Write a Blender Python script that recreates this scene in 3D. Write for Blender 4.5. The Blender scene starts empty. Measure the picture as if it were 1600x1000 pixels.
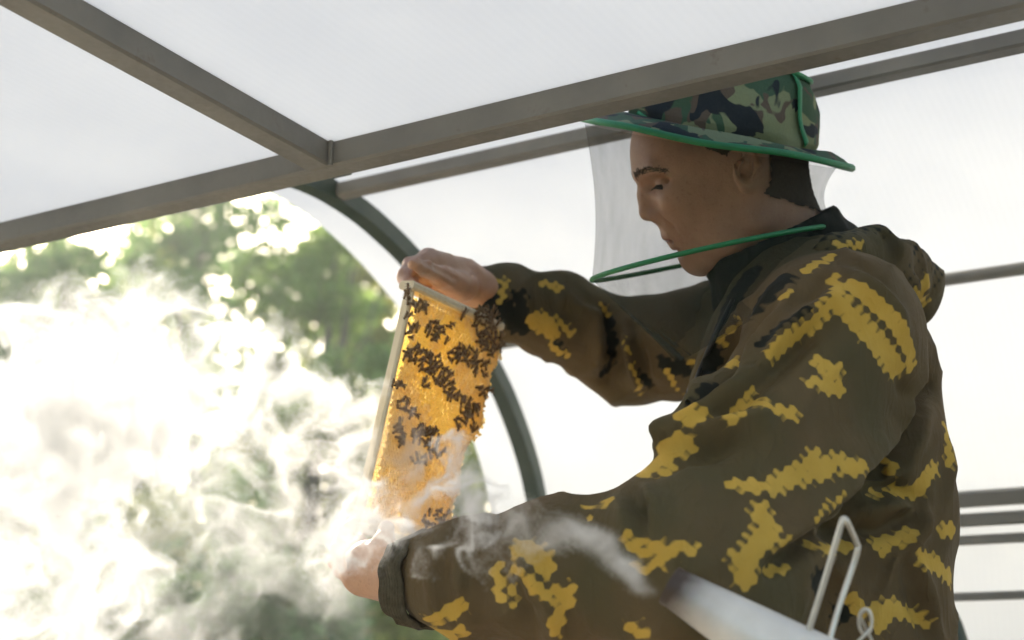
import bpy, math, random
import numpy as np
from mathutils import Vector, Matrix, Quaternion

random.seed(7)
RNG = np.random.default_rng(7)
scene = bpy.context.scene
COL = scene.collection

# ------------------------------------------------------------------ camera
PITCH = math.radians(14.8)
CAMZ = 1.02
FPX = 1600 * 50 / 36.0
cam_data = bpy.data.cameras.new('camera')
cam_data.lens = 50
cam_data.sensor_width = 36
cam_data.clip_start = 0.05
cam_data.clip_end = 3000
cam_data.dof.use_dof = True
cam_data.dof.focus_distance = 1.54
cam_data.dof.aperture_fstop = 4.0
cam = bpy.data.objects.new('camera', cam_data)
cam.location = (0, 0, CAMZ)
cam.rotation_euler = (math.radians(90) + PITCH, 0, 0)
COL.objects.link(cam)
scene.camera = cam

# ------------------------------------------------------------------ light
SUN_AZ = math.radians(-19.0)      # left of the view direction
SUN_EL = math.radians(24.0)
world = bpy.data.worlds.new('World')
scene.world = world
world.use_nodes = True
wn = world.node_tree
sky = wn.nodes.new('ShaderNodeTexSky')
sky.sky_type = 'NISHITA'
sky.sun_disc = False
sky.sun_elevation = SUN_EL
sky.sun_rotation = SUN_AZ
sky.air_density = 1.0
sky.dust_density = 2.5
sky.ozone_density = 1.0
wn.links.new(sky.outputs[0], wn.nodes['Background'].inputs[0])
wn.nodes['Background'].inputs[1].default_value = 0.15
sun_data = bpy.data.lights.new('sun', 'SUN')
sun_data.energy = 3.6
sun_data.angle = math.radians(0.6)
sun_data.color = (1.0, 0.93, 0.82)
sun = bpy.data.objects.new('sun', sun_data)
sd = Vector((math.sin(SUN_AZ) * math.cos(SUN_EL), math.cos(SUN_AZ) * math.cos(SUN_EL), math.sin(SUN_EL)))
sun.rotation_euler = sd.to_track_quat('Z', 'Y').to_euler()
sun.location = sd * 30
COL.objects.link(sun)

vs = scene.view_settings
vs.view_transform = 'Standard'
vs.look = 'None'
vs.gamma = 1
vs.exposure = 1.3
vs.use_curve_mapping = False
cy = scene.cycles
cy.use_denoising = True
try:
    cy.denoiser = 'OPENIMAGEDENOISE'
except Exception:
    pass
cy.max_bounces = 8
cy.diffuse_bounces = 4
cy.glossy_bounces = 3
cy.transmission_bounces = 8
cy.transparent_max_bounces = 16
cy.volume_bounces = 4
cy.volume_step_rate = 1.6
cy.sample_clamp_indirect = 6
cy.use_adaptive_sampling = True
cy.adaptive_threshold = 0.04
cy.caustics_reflective = False
cy.caustics_refractive = False

# ------------------------------------------------------------------ helpers
cp, sp = math.cos(PITCH), math.sin(PITCH)
CAMO = np.array([0, 0, CAMZ])


def ray(px, py):
    xc = (px - 800) / FPX
    yc = -(py - 500) / FPX
    return np.array([xc, cp - yc * sp, sp + yc * cp])


def PD(px, py, d):
    """point at camera depth d"""
    return CAMO + ray(px, py) * d


def PY(px, py, Y):
    """point on the vertical plane y = Y"""
    r = ray(px, py)
    return CAMO + r * (Y / r[1])


def V(a):
    return Vector((float(a[0]), float(a[1]), float(a[2])))


def tag(o, label=None, cat=None, group=None, kind=None):
    if label:
        o['label'] = label
    if cat:
        o['category'] = cat
    if group:
        o['group'] = group
    if kind:
        o['kind'] = kind
    return o


def empty(name, loc, parent=None):
    o = bpy.data.objects.new(name, None)
    o.empty_display_size = 0.05
    COL.objects.link(o)
    o.location = V(loc)
    if parent is not None:
        attach(o, parent)
    return o


def world_of(o):
    m = o.matrix_basis.copy()
    while o.parent is not None:
        m = o.parent.matrix_basis @ o.matrix_parent_inverse @ m if False else (o.parent.matrix_basis @ (o.matrix_parent_inverse @ m))
        o = o.parent
    return m


def attach(o, parent):
    o.parent = parent
    o.matrix_parent_inverse = world_of(parent).inverted()


def mesh_np(name, verts, faces, mat, parent=None, smooth=True, attrs=None, uv=None):
    """verts (n,3), faces (m,4) or (m,3) arrays or list of lists, in world space"""
    me = bpy.data.meshes.new(name)
    verts = np.asarray(verts, dtype=np.float32)
    if isinstance(faces, np.ndarray):
        k = faces.shape[1]
        me.vertices.add(len(verts))
        me.vertices.foreach_set('co', verts.ravel())
        me.loops.add(faces.size)
        me.loops.foreach_set('vertex_index', faces.astype(np.int32).ravel())
        me.polygons.add(len(faces))
        me.polygons.foreach_set('loop_start', np.arange(0, faces.size, k, dtype=np.int32))
        me.polygons.foreach_set('loop_total', np.full(len(faces), k, dtype=np.int32))
        me.update(calc_edges=True)
    else:
        me.from_pydata([tuple(map(float, v)) for v in verts], [], faces)
        me.update()
    if smooth:
        me.polygons.foreach_set('use_smooth', np.ones(len(me.polygons), dtype=bool))
    if attrs:
        for k_, a in attrs.items():
            at = me.attributes.new(k_, 'FLOAT', 'POINT')
            at.data.foreach_set('value', np.asarray(a, dtype=np.float32))
    if mat is not None:
        me.materials.append(mat)
    me.validate()
    o = bpy.data.objects.new(name, me)
    COL.objects.link(o)
    if parent is not None:
        attach(o, parent)
    return o


class MB:
    """collects pieces of one mesh"""
    def __init__(self):
        self.v = []
        self.f = []

    def add(self, verts, faces):
        n = len(self.v)
        self.v += [tuple(map(float, p)) for p in verts]
        self.f += [[i + n for i in q] for q in faces]
        return self

    def beam(self, a, b, w, h, up=(0, 0, 1), bev=0.003):
        """square tube from a to b: w across, h along up"""
        a = V(a); b = V(b)
        d = (b - a).normalized()
        up = Vector(up)
        s = d.cross(up).normalized()
        u = s.cross(d).normalized()
        c = min(bev, w * .3, h * .3)
        prof = [(-w / 2 + c, -h / 2), (w / 2 - c, -h / 2), (w / 2, -h / 2 + c), (w / 2, h / 2 - c),
                (w / 2 - c, h / 2), (-w / 2 + c, h / 2), (-w / 2, h / 2 - c), (-w / 2, -h / 2 + c)]
        vs_ = [p + s * x + u * y for p in (a, b) for x, y in prof]
        fs = [[i, (i + 1) % 8, 8 + (i + 1) % 8, 8 + i] for i in range(8)]
        fs += [list(range(7, -1, -1)), list(range(8, 16))]
        return self.add(vs_, fs)

    def tube(self, pts, r, n=10, closed=False, caps=True):
        pts = [V(p) for p in pts]
        m = len(pts)
        rs = r if hasattr(r, '__len__') else [r] * m
        T = []
        for i in range(m):
            if closed:
                t = pts[(i + 1) % m] - pts[(i - 1) % m]
            else:
                t = pts[min(i + 1, m - 1)] - pts[max(i - 1, 0)]
            T.append(t.normalized())
        ref = Vector((0, 0, 1)) if abs(T[0].z) < .9 else Vector((1, 0, 0))
        nrm = T[0].cross(ref).normalized()
        vs_ = []
        for i in range(m):
            nrm = (nrm - T[i] * nrm.dot(T[i])).normalized()
            bn = T[i].cross(nrm)
            for k in range(n):
                an = 2 * math.pi * k / n
                vs_.append(pts[i] + (nrm * math.cos(an) + bn * math.sin(an)) * rs[i])
        fs = []
        for i in range(m if closed else m - 1):
            j = (i + 1) % m
            for k in range(n):
                fs.append([i * n + k, i * n + (k + 1) % n, j * n + (k + 1) % n, j * n + k])
        if caps and not closed:
            fs.append(list(range(n - 1, -1, -1)))
            fs.append([(m - 1) * n + k for k in range(n)])
        return self.add(vs_, fs)

    def loft(self, rings, close_u=True, cap0=False, cap1=False):
        m = len(rings); n = len(rings[0])
        vs_ = [p for r in rings for p in r]
        fs = []
        for i in range(m - 1):
            for k in range(n if close_u else n - 1):
                fs.append([i * n + k, i * n + (k + 1) % n, (i + 1) * n + (k + 1) % n, (i + 1) * n + k])
        if cap0:
            fs.append(list(range(n - 1, -1, -1)))
        if cap1:
            fs.append([(m - 1) * n + k for k in range(n)])
        return self.add(vs_, fs)

    def build(self, name, mat, parent=None, smooth=False):
        o = mesh_np(name, np.array(self.v), self.f, mat, parent, smooth)
        return o


def slab(mb, c0, c1, c2, c3, th):
    """thin plate from four corners, th along normal"""
    c = [np.asarray(q, float) for q in (c0, c1, c2, c3)]
    n = np.cross(c[1] - c[0], c[3] - c[0]); n /= np.linalg.norm(n)
    vs_ = [q for q in c] + [q + n * th for q in c]
    mb.add(vs_, [[3, 2, 1, 0], [4, 5, 6, 7], [0, 1, 5, 4], [1, 2, 6, 5], [2, 3, 7, 6], [3, 0, 4, 7]])
    return mb


# -------------------------------------------------------------- materials
class Mat:
    def __init__(self, name):
        self.m = bpy.data.materials.new(name)
        self.m.use_nodes = True
        self.t = self.m.node_tree
        self.b = self.t.nodes.get('Principled BSDF')
        self.out = self.t.nodes.get('Material Output')

    def n(self, ty, **kw):
        nd = self.t.nodes.new(ty)
        for k, v in kw.items():
            if k.startswith('i_'):
                nd.inputs[k[2:].replace('_', ' ')].default_value = v
            else:
                setattr(nd, k, v)
        return nd

    def l(self, a, b):
        self.t.links.new(a, b)

    def math(self, op, a, b=None, c=None):
        nd = self.n('ShaderNodeMath', operation=op)
        for i, x in enumerate((a, b, c)):
            if x is None:
                continue
            if isinstance(x, (int, float)):
                nd.inputs[i].default_value = x
            else:
                self.l(x, nd.inputs[i])
        return nd.outputs[0]

    def mix(self, fac, a, b):
        nd = self.n('ShaderNodeMix', data_type='RGBA')
        for i, x in ((0, fac), (6, a), (7, b)):
            if isinstance(x, (int, float)):
                nd.inputs[i].default_value = x
            elif isinstance(x, tuple):
                nd.inputs[i].default_value = (*x, 1)
            else:
                self.l(x, nd.inputs[i])
        return nd.outputs[2]

    def noise(self, scale, detail=4, rough=.55, vec=None, dist=0):
        nd = self.n('ShaderNodeTexNoise')
        nd.inputs['Scale'].default_value = scale
        nd.inputs['Detail'].default_value = detail
        nd.inputs['Roughness'].default_value = rough
        nd.inputs['Distortion'].default_value = dist
        if vec is None:
            vec = self.coord()
        self.l(vec, nd.inputs['Vector'])
        return nd.outputs['Fac']

    def coord(self):
        if not hasattr(self, '_c'):
            self._c = self.n('ShaderNodeTexCoord').outputs['Object']
        return self._c

    def ramp(self, fac, stops, interp='LINEAR'):
        nd = self.n('ShaderNodeValToRGB')
        nd.color_ramp.interpolation = interp
        el = nd.color_ramp.elements
        while len(el) < len(stops):
            el.new(0.5)
        for e, (p, c) in zip(el, stops):
            e.position = p
            e.color = (*c, 1) if isinstance(c, tuple) else (c, c, c, 1)
        self.l(fac, nd.inputs[0])
        return nd.outputs[0]

    def bump(self, h, strength=.3, dist=.01, normal=None):
        nd = self.n('ShaderNodeBump')
        nd.inputs['Strength'].default_value = strength
        nd.inputs['Distance'].default_value = dist
        self.l(h, nd.inputs['Height'])
        if normal is not None:
            self.l(normal, nd.inputs['Normal'])
        self.l(nd.outputs[0], self.b.inputs['Normal'])
        return nd.outputs[0]

    def base(self, c, rough=.6, metal=0, spec=.5):
        if isinstance(c, tuple):
            self.b.inputs['Base Color'].default_value = (*c, 1)
        else:
            self.l(c, self.b.inputs['Base Color'])
        if isinstance(rough, (int, float)):
            self.b.inputs['Roughness'].default_value = rough
        else:
            self.l(rough, self.b.inputs['Roughness'])
        self.b.inputs['Metallic'].default_value = metal
        self.b.inputs['Specular IOR Level'].default_value = spec
        return self

    def translucent(self, fac, col):
        """mix the principled surface with a translucent one"""
        tr = self.n('ShaderNodeBsdfTranslucent')
        if isinstance(col, tuple):
            tr.inputs[0].default_value = (*col, 1)
        else:
            self.l(col, tr.inputs[0])
        mx = self.n('ShaderNodeMixShader')
        if isinstance(fac, (int, float)):
            mx.inputs[0].default_value = fac
        else:
            self.l(fac, mx.inputs[0])
        self.l(self.b.outputs[0], mx.inputs[1])
        self.l(tr.outputs[0], mx.inputs[2])
        self.l(mx.outputs[0], self.out.inputs[0])
        return mx


def simple(name, c, rough=.6, metal=0, var=.15, scale=20, bump=0.0, spec=.5):
    M = Mat(name)
    f = M.noise(scale, 5)
    lo = tuple(x * (1 - var) for x in c); hi = tuple(min(1, x * (1 + var)) for x in c)
    M.base(M.mix(f, lo, hi), rough, metal, spec)
    if bump:
        M.bump(M.noise(scale * 6, 3), bump, .002)
    return M.m
# ------------------------------------------------------------------ greenhouse
AZ = math.radians(-59.1)
A = np.array([math.sin(AZ), math.cos(AZ), 0.0])        # along the tunnel, towards its open end (left and away)
Pp = np.array([math.cos(AZ), -math.sin(AZ), 0.0])      # across the tunnel, towards the far wall
UP = np.array([0, 0, 1.0])

M = Mat('painted_steel')
f = M.noise(9, 6)
f2 = M.noise(120, 3)
c = M.ramp(f, [(.3, (.16, .153, .138)), (.6, (.205, .194, .17)), (.8, (.25, .23, .20))])
rust = M.ramp(M.noise(18, 7, .72), [(.60, 0.0), (.74, 1.0)])
c = M.mix(M.math('MULTIPLY', rust, .7), c, (.10, .055, .03))
M.base(c, M.ramp(f2, [(.3, .42), (.7, .62)]), 0, .45)
M.bump(f2, .12, .001)
STEEL = M.m

M = Mat('green_steel')
c = M.ramp(M.noise(14, 5), [(.3, (.03, .05, .035)), (.7, (.055, .075, .055))])
M.base(c, .5)
GSTEEL = M.m

M = Mat('polycarbonate')
wv = M.n('ShaderNodeTexWave', wave_type='BANDS', bands_direction='X')
co = M.n('ShaderNodeTexCoord')
mp = M.n('ShaderNodeMapping')
mp.inputs['Rotation'].default_value = (0, 0, AZ + math.pi / 2)
M.l(co.outputs['Object'], mp.inputs[0]); M.l(mp.outputs[0], wv.inputs[0])
wv.inputs['Scale'].default_value = 28
blot = M.ramp(M.noise(2.6, 7, .62), [(.3, (.635, .645, .648)), (.7, (.695, .70, .69))])
cc = M.mix(M.math('MULTIPLY', wv.outputs['Fac'], .05), blot, (.5, .51, .51))
M.base(cc, .25, 0, .4)
M.translucent(.84, cc)
POLY = M.m


def on_line(q, direction, px):
    """point on the line q + t*direction that is seen at column px"""
    lo, hi = -6.0, 6.0
    # x/depth = k
    k = (px - 800) / FPX
    def fdep(w):
        r = w - CAMO
        return r[1] * cp + r[2] * sp
    # (qx+t dx) = k*(dep(q)+t*dd)
    dd = direction[1] * cp + direction[2] * sp
    t = (k * fdep(q) - q[0]) / (direction[0] - k * dd)
    return q + t * direction


house = empty('greenhouse', (0.6, 2.0, 0))
tag(house, 'arched greenhouse of grey steel tube and milky translucent sheets around the beekeeper', 'greenhouse')

# the raised flat lid over the camera: front rail, cross ribs, sheets
lid = empty('lid', (0, 1.5, 1.65), house)
TW = 0.036
q_edge = PY(1130, 141, 1.40)                  # nearer bottom edge of the front rail
# rail centre: bottom edge seen last is the far one
rail_q = q_edge + UP * TW * .5 - Pp * TW * .5 * 1.0
rail_z = rail_q[2]
ra = on_line(rail_q, A, -260); rb = on_line(rail_q, A, 1990)
J = on_line(rail_q, A, 512)                   # where the cross rib meets the rail
MB().beam(ra, rb, TW, TW).build('front_rail', STEEL, lid)
rise = 0.035
def lid_pt(base, s):
    return base - Pp * s + UP * (rise * s)
LIDD = 1.9
for k, q in enumerate((J, J - A * 1.02, J + A * 1.02)):
    MB().beam(lid_pt(q, TW * .5 + .001), lid_pt(q, LIDD), TW, TW).build('cross_rib', STEEL, lid)
MB().beam(lid_pt(ra, LIDD + TW * .5 + .001), lid_pt(rb, LIDD + TW * .5 + .001), TW, TW).build('back_rail', STEEL, lid)
# weld seam at the joint
MB().tube([J - Pp * (TW * .5 + .003) - A * (TW * .5 + .003) - UP * TW * .5, J - Pp * (TW * .5 + .003) - A * (TW * .5 + .003) + UP * TW * .5], .0032, 8).build('weld_seam', STEEL, lid)
top = UP * (TW * .5 + .002)
for q0, q1 in ((J + A * .003, J + A * 1.02), (J - A * 1.02 + A * .003, J - A * .003), (J + A * 1.025, J + A * 1.8), (J - A * 1.5, J - A * 1.025)):
    m = MB()
    slab(m, q0 + top + Pp * TW * .5, q1 + top + Pp * TW * .5, lid_pt(q1, LIDD) + top, lid_pt(q0, LIDD) + top, -.008)
    o = m.build('sheet', POLY, lid)

# the arched far side: rib plane
rib_o = PY(850, 800, 2.75)
def on_rib(px, py, shift=0.0):
    """pixel ray met with the vertical rib plane (through rib_o, spanned by Pp and up), moved along A"""
    o = rib_o + A * shift
    r = ray(px, py)
    t = np.dot(o - CAMO, A) / np.dot(r, A)
    return CAMO + r * t
rib_px = [(455, 272), (505, 293), (560, 328), (600, 362), (640, 402), (690, 462), (735, 522), (775, 590), (803, 655), (826, 725), (840, 790), (848, 850)]
rib_pts = [on_rib(*q) for q in rib_px]
# carry on straight down to the ground
last = rib_pts[-1]
for dz_, ds_ in ((.07, .006), (.16, .011), (.28, .013), (.45, .013), (.65, .013), (.9, .013), (last[2], .013)):
    rib_pts.append(np.array([last[0] + Pp[0] * ds_, last[1] + Pp[1] * ds_, last[2] - dz_]))


def catmull(pts, n=4):
    pts = [np.asarray(p, float) for p in pts]
    out = []
    for i in range(len(pts) - 1):
        p0 = pts[max(i - 1, 0)]; p1 = pts[i]; p2 = pts[i + 1]; p3 = pts[min(i + 2, len(pts) - 1)]
        for k in range(n):
            t = k / n
            out.append(.5 * ((2 * p1) + (-p0 + p2) * t + (2 * p0 - 5 * p1 + 4 * p2 - p3) * t * t + (-p0 + 3 * p1 - 3 * p2 + p3) * t ** 3))
    out.append(pts[-1])
    return out


def square_sweep(mb, pts, w, side, inset=0):
    """square tube along pts; one cross axis is `side`"""
    rings = []
    for i, p in enumerate(pts):
        t = pts[min(i + 1, len(pts) - 1)] - pts[max(i - 1, 0)]
        t = t / np.linalg.norm(t)
        n = np.cross(t, side); n /= np.linalg.norm(n)
        rings.append([p + side * w / 2 + n * w / 2, p - side * w / 2 + n * w / 2, p - side * w / 2 - n * w / 2, p + side * w / 2 - n * w / 2])
    mb.loft(rings, True, True, True)
    return mb


arch = catmull(rib_pts, 4)
RW = 0.030
# the bracket that ties the rib head to the lid joint
head = rib_pts[0]
arch_full = [J + Pp * (TW * .5 + .004) + UP * .0, (J + head) * .5 + UP * .03 + Pp * .02] + arch
for k, sh in enumerate((0.0, -2.3)):
    o = square_sweep(MB(), [q + A * sh for q in arch_full], RW, A).build('arch_rib', GSTEEL if k == 0 else STEEL, house)
# sheets bent over the outside of the arch, one per bay, running past the end rib
def arch_offset(off):
    out = []
    for i, p in enumerate(arch):
        t = arch[min(i + 1, len(arch) - 1)] - arch[max(i - 1, 0)]
        t = t / np.linalg.norm(t)
        n = np.cross(A, t)
        n /= np.linalg.norm(n)
        if np.dot(n, Pp) + 1.5 * n[2] < 0:
            n = -n
        out.append(p + n * off)
    return out
outer = arch_offset(RW * .5 + .003)
outer2 = arch_offset(RW * .5 + .009)
ext = [-Pp * .05, -Pp * .03, -Pp * .015]
outer = [outer[0] + e for e in ext] + outer
outer2 = [outer2[0] + e for e in ext] + outer2
for s0, s1 in ((0.118, -1.2), (-1.204, -2.298), (-2.302, -3.2)):
    rings = []
    for i in range(len(outer)):
        rings.append([outer[i] + A * s0, outer[i] + A * s1, outer2[i] + A * s1, outer2[i] + A * s0])
    MB().loft(rings, True, True, True).build('sheet', POLY, house, smooth=False)

def purlin_at(px, py, w, name='purlin', mat=STEEL, h=None, rnd=False, s0=-.0155, s1=-3.2, lift=0.0):
    """horizontal bar along the tunnel, fixed inside the arch where the rib is seen at that height"""
    best = None
    for i in range(len(arch) - 1):
        for k in range(10):
            p = arch[i] + (arch[i + 1] - arch[i]) * k / 10
            # project p moved along A so that it shows in column px
            q = on_line(p, A, px)
            r = q - CAMO
            dep = r[1] * cp + r[2] * sp
            yy = 500 - (-r[1] * sp + r[2] * cp) / dep * FPX
            e = abs(yy - py)
            if best is None or e < best[0]:
                t = arch[min(i + 1, len(arch) - 1)] - arch[i]
                best = (e, p, t / np.linalg.norm(t))
    _, p, t = best
    n = np.cross(A, t); n /= np.linalg.norm(n)
    if np.dot(n, Pp) > 0:
        n = -n
    q = p + n * lift
    m = MB()
    if rnd:
        m.tube([q + A * s0, q + A * s1], w / 2, 14)
    else:
        m.beam(q + A * s0, q + A * s1, h or w, w, up=t)
    return m.build(name, mat, house, smooth=rnd)

purlin_at(1450, 97, .024)
purlin_at(1530, 430, .020, rnd=True)
purlin_at(1550, 778, .026)
purlin_at(1550, 811, .022)
purlin_at(1550, 843, .016)
purlin_at(1550, 932, .014)
# slim brace low on the wall
b0 = rib_pts[-2] - A * 1.0
MB().tube([PY(1478, 948, 2.36), PY(1492, 975, 2.34), PY(1530, 1090, 2.32), PY(1548, 1200, 2.31)], .012, 10).build('brace', GSTEEL, house, smooth=True)

# ------------------------------------------------------------------ ground
M = Mat('meadow')
gcol = M.ramp(M.noise(.35, 6, .6), [(.3, (.035, .06, .02)), (.55, (.06, .085, .03)), (.75, (.11, .105, .05))])
gcol = M.mix(M.math('MULTIPLY', M.noise(14, 4), .4), gcol, (.03, .05, .015))
M.base(gcol, .9, 0, .2)
M.bump(M.noise(30, 5), .6, .05)
n = 48
gx = np.linspace(-1, 1, n + 1)
gx = np.sign(gx) * np.abs(gx) ** 3 * 900
X, Y = np.meshgrid(gx, gx, indexing='ij')
Z = np.sin(X * .05) * .3 * np.clip((np.hypot(X, Y) - 12) / 60, 0, 1)
vv = np.stack([X, Y, Z], -1).reshape(-1, 3)
ii = np.arange((n + 1) ** 2).reshape(n + 1, n + 1)
ff = np.stack([ii[:-1, :-1], ii[1:, :-1], ii[1:, 1:], ii[:-1, 1:]], -1).reshape(-1, 4)
tag(mesh_np('ground', vv, ff, M.m, None, True), 'green meadow ground under and behind the greenhouse', 'ground', kind='structure')

# unseen pale gravel patch, added to bounce warm light up under the lid
M = Mat('pale_bounce_gravel')
gcol = M.ramp(M.noise(9, 6, .7), [(.3, (.33, .285, .215)), (.55, (.42, .365, .285)), (.75, (.49, .435, .35))])
M.base(gcol, .95, 0, .2)
M.bump(M.noise(60, 4), .7, .02)
gp = []
for k in range(40):
    an = 2 * math.pi * k / 40
    rr_ = 4.6 + .4 * math.sin(3 * an + 1) + .25 * math.sin(7 * an)
    gp.append((rr_ * math.cos(an) + .2, rr_ * math.sin(an) + .6, .012))
gp2 = [(p_[0] * .98, p_[1] * .98, .03) for p_ in gp]
m = MB(); m.loft([gp, gp2], True, False, True)
tag(m.build('bounce_floor', M.m), 'unseen pale gravel patch added under the greenhouse to bounce light up', 'bounce_floor', kind='structure')

# ------------------------------------------------------------------ trees
def leaf_mat(name, c0, c1, tr):
    M = Mat(name)
    oi = M.n('ShaderNodeAttribute', attribute_name='tone')
    nz = M.noise(1.1, 3)
    k = M.math('ADD', M.math('MULTIPLY', oi.outputs['Fac'], .6), M.math('MULTIPLY', nz, .4))
    col = M.mix(k, c0, c1)
    M.base(col, .55, 0, .35)
    M.translucent(tr, M.mix(k, tuple(min(.8, x * 3.6) for x in c0), tuple(min(.8, x * 3.6) for x in c1)))
    return M.m

LEAF = [leaf_mat('leaf_green', (.085, .13, .035), (.17, .23, .055), .6),
        leaf_mat('leaf_yellow_green', (.14, .16, .04), (.25, .25, .07), .6),
        leaf_mat('leaf_dark', (.07, .12, .04), (.13, .19, .055), .6)]
BARK = simple('bark', (.20, .17, .13), .9, var=.4, scale=8, bump=.5)


def tree(name, x, y, h, rx, mat, label, cat='tree', seed=0, nclump=70, nleaf=90, leaf=.10, base=.3, group='trees beyond the open end'):
    rg = np.random.default_rng(seed)
    root = empty(name, (x, y, 0))
    tag(root, label, cat, group)
    # limbs
    tips = []
    tm = MB()
    lean = rg.normal(0, .03, 2)
    trunk = [np.array([x + lean[0] * h * t + .06 * math.sin(3 * t + seed), y + lean[1] * h * t, h * .86 * t]) for t in np.linspace(0, 1, 8)]
    r0 = .012 * h
    tm.tube(trunk, [r0 * (1.15 - t) for t in np.linspace(0, 1, 8)], 9)
    zb = h * base
    for i in range(nclump):
        # clump centres on an uneven ovoid volume
        while True:
            q = rg.uniform(-1, 1, 3)
            rr = np.linalg.norm(q)
            if .35 < rr < 1:
                break
        t = (q[2] + 1) / 2
        prof = math.sin(math.pi * min(1, (t * .86 + .14))) ** .7 * (1.08 - .35 * t)
        wob = 1 + .28 * math.sin(4 * math.atan2(q[1], q[0]) + 5 * t + seed) + rg.normal(0, .10)
        c = np.array([x + lean[0] * h * t + q[0] * rx * prof * wob, y + lean[1] * h * t + q[1] * rx * prof * wob, zb + (h - zb) * t])
        tips.append(c)
    for c in tips[::3]:
        t0 = np.clip((c[2] / h) * .75, .12, .8)
        s = trunk[0] + (trunk[-1] - trunk[0]) * t0
        mid = s * .45 + c * .55 + np.array([0, 0, -.05 * h])
        tm.tube([s, mid, c], [r0 * .32, r0 * .2, r0 * .06], 5)
    tm.build('trunk', BARK, root, smooth=True)
    L = []
    tone = []
    for c in tips:
        m = int(nleaf * rg.uniform(.5, 1.4))
        sr = rx * rg.uniform(.13, .3)
        d = rg.normal(0, 1, (m, 3))
        d /= np.linalg.norm(d, axis=1)[:, None]
        p = c + d * (sr * rg.uniform(.25, 1, (m, 1)) ** .6) * np.array([1, 1, .75])
        L.append(p)
        tone.append(np.clip(rg.normal(.5, .2) + rg.normal(0, .18, m), 0, 1))
    p = np.concatenate(L); tone = np.concatenate(tone)
    m = len(p)
    a = rg.normal(0, 1, (m, 3)); a /= np.linalg.norm(a, axis=1)[:, None]
    b = np.cross(a, rg.normal(0, 1, (m, 3))); b /= np.linalg.norm(b, axis=1)[:, None]
    s = (leaf * rg.uniform(.6, 1.3, m))[:, None]
    v = np.stack([p - a * s, p + b * s * .42, p + a * s, p - b * s * .42], 1).reshape(-1, 3)
    fcs = np.arange(4 * m).reshape(m, 4)
    mesh_np('crown', v, fcs, mat, root, False, {'tone': np.repeat(tone, 4)})
    return root


def place(px, dist):
    """ground point at column px, dist metres out"""
    r = ray(px, 500)
    return r[0] / r[1] * dist, dist

# (column, distance, height, crown radius, leaf kind, label)
x, y = place(478, 14.0); tree('birch_tree', x, y, 6.9, 1.5, LEAF[0], 'tall green tree filling the opening beside the curved rib', seed=3, nclump=115, nleaf=85, leaf=.085, base=.08)
x, y = place(330, 19.0); tree('birch_tree', x, y, 9.0, 2.2, LEAF[2], 'tallest dark green tree behind the smoke, just left of the opening centre', seed=5, nclump=115, nleaf=85, leaf=.10, base=.08)
x, y = place(620, 17.0); tree('birch_tree', x, y, 7.2, 1.8, LEAF[1], 'yellow green sunlit tree behind the honeycomb and hand', seed=8, nclump=110, nleaf=100, leaf=.095, base=.08)
x, y = place(215, 23.0); tree('birch_tree', x, y, 9.3, 2.1, LEAF[1], 'yellowish thin tree under the beam left of the darkest tree', seed=11, nclump=120, nleaf=90, leaf=.11, base=.05)
x, y = place(60, 21.0); tree('birch_tree', x, y, 8.3, 2.2, LEAF[0], 'loose olive tree at the left edge above the smoke', seed=14, nclump=120, nleaf=90, leaf=.11, base=.05)
x, y = place(125, 18.5); tree('birch_tree', x, y, 7.6, 1.9, LEAF[2], 'narrow tree at the upper left between the loose olive and the yellowish tree', seed=41, nclump=110, nleaf=80, leaf=.10, base=.05)
x, y = place(-110, 20.0); tree('birch_tree', x, y, 8.0, 2.1, LEAF[2], 'dark tree cut by the left edge of the picture', seed=17, nclump=110, nleaf=90, leaf=.11, base=.05)
x, y = place(760, 16.0); tree('birch_tree', x, y, 4.2, 1.5, LEAF[0], 'lower green tree showing right of the honeycomb bottom', seed=21, nclump=80, nleaf=90, leaf=.095, base=.05)
for k, (px, dist, h, rx, mi, lb) in enumerate((
        (120, 10.5, 2.3, 1.2, 0, 'low leafy bush at the bottom left corner behind thick smoke'),
        (400, 10.0, 2.5, 1.25, 2, 'grey green bush below the smoke, left of the lower hand'),
        (560, 11.0, 2.3, 1.2, 1, 'yellow green bush right under the lower hand'),
        (260, 11.5, 2.6, 1.3, 1, 'pale bush in the smoke between its two bottom neighbours'))):
    x, y = place(px, dist)
    tree('garden_bush', x, y, h, rx, LEAF[mi], lb, 'bush', seed=30 + k, nclump=60, nleaf=90, leaf=.07, base=.02, group='bushes outside the open end')
# ------------------------------------------------------------------ implicit-surface modelling
def f32(a):
    return np.asarray(a, dtype=np.float32)


def smin(a, b, k):
    h = np.clip(.5 + .5 * (b - a) / k, 0, 1)
    return b + (a - b) * h - k * h * (1 - h)


def smax(a, b, k):
    return -smin(-a, -b, k)


def cone(p, a, b, ra, rb):
    a = f32(a); b = f32(b)
    ba = b - a
    t = np.clip(((p - a) @ ba) / float(ba @ ba), 0, 1)
    return np.linalg.norm(p - (a + t[:, None] * ba), axis=1) - (ra + (rb - ra) * t)


def ellip(p, c, r, R=None):
    q = p - f32(c)
    if R is not None:
        q = q @ f32(R)          # columns of R are the axes
    r = f32(r)
    k0 = np.linalg.norm(q / r, axis=1)
    k1 = np.linalg.norm(q / (r * r), axis=1)
    return k0 * (k0 - 1) / np.maximum(k1, 1e-6)


def chain(p, pts, rs, k=.01):
    d = None
    for i in range(len(pts) - 1):
        e = cone(p, pts[i], pts[i + 1], rs[i], rs[i + 1])
        d = e if d is None else smin(d, e, k)
    return d


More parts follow.
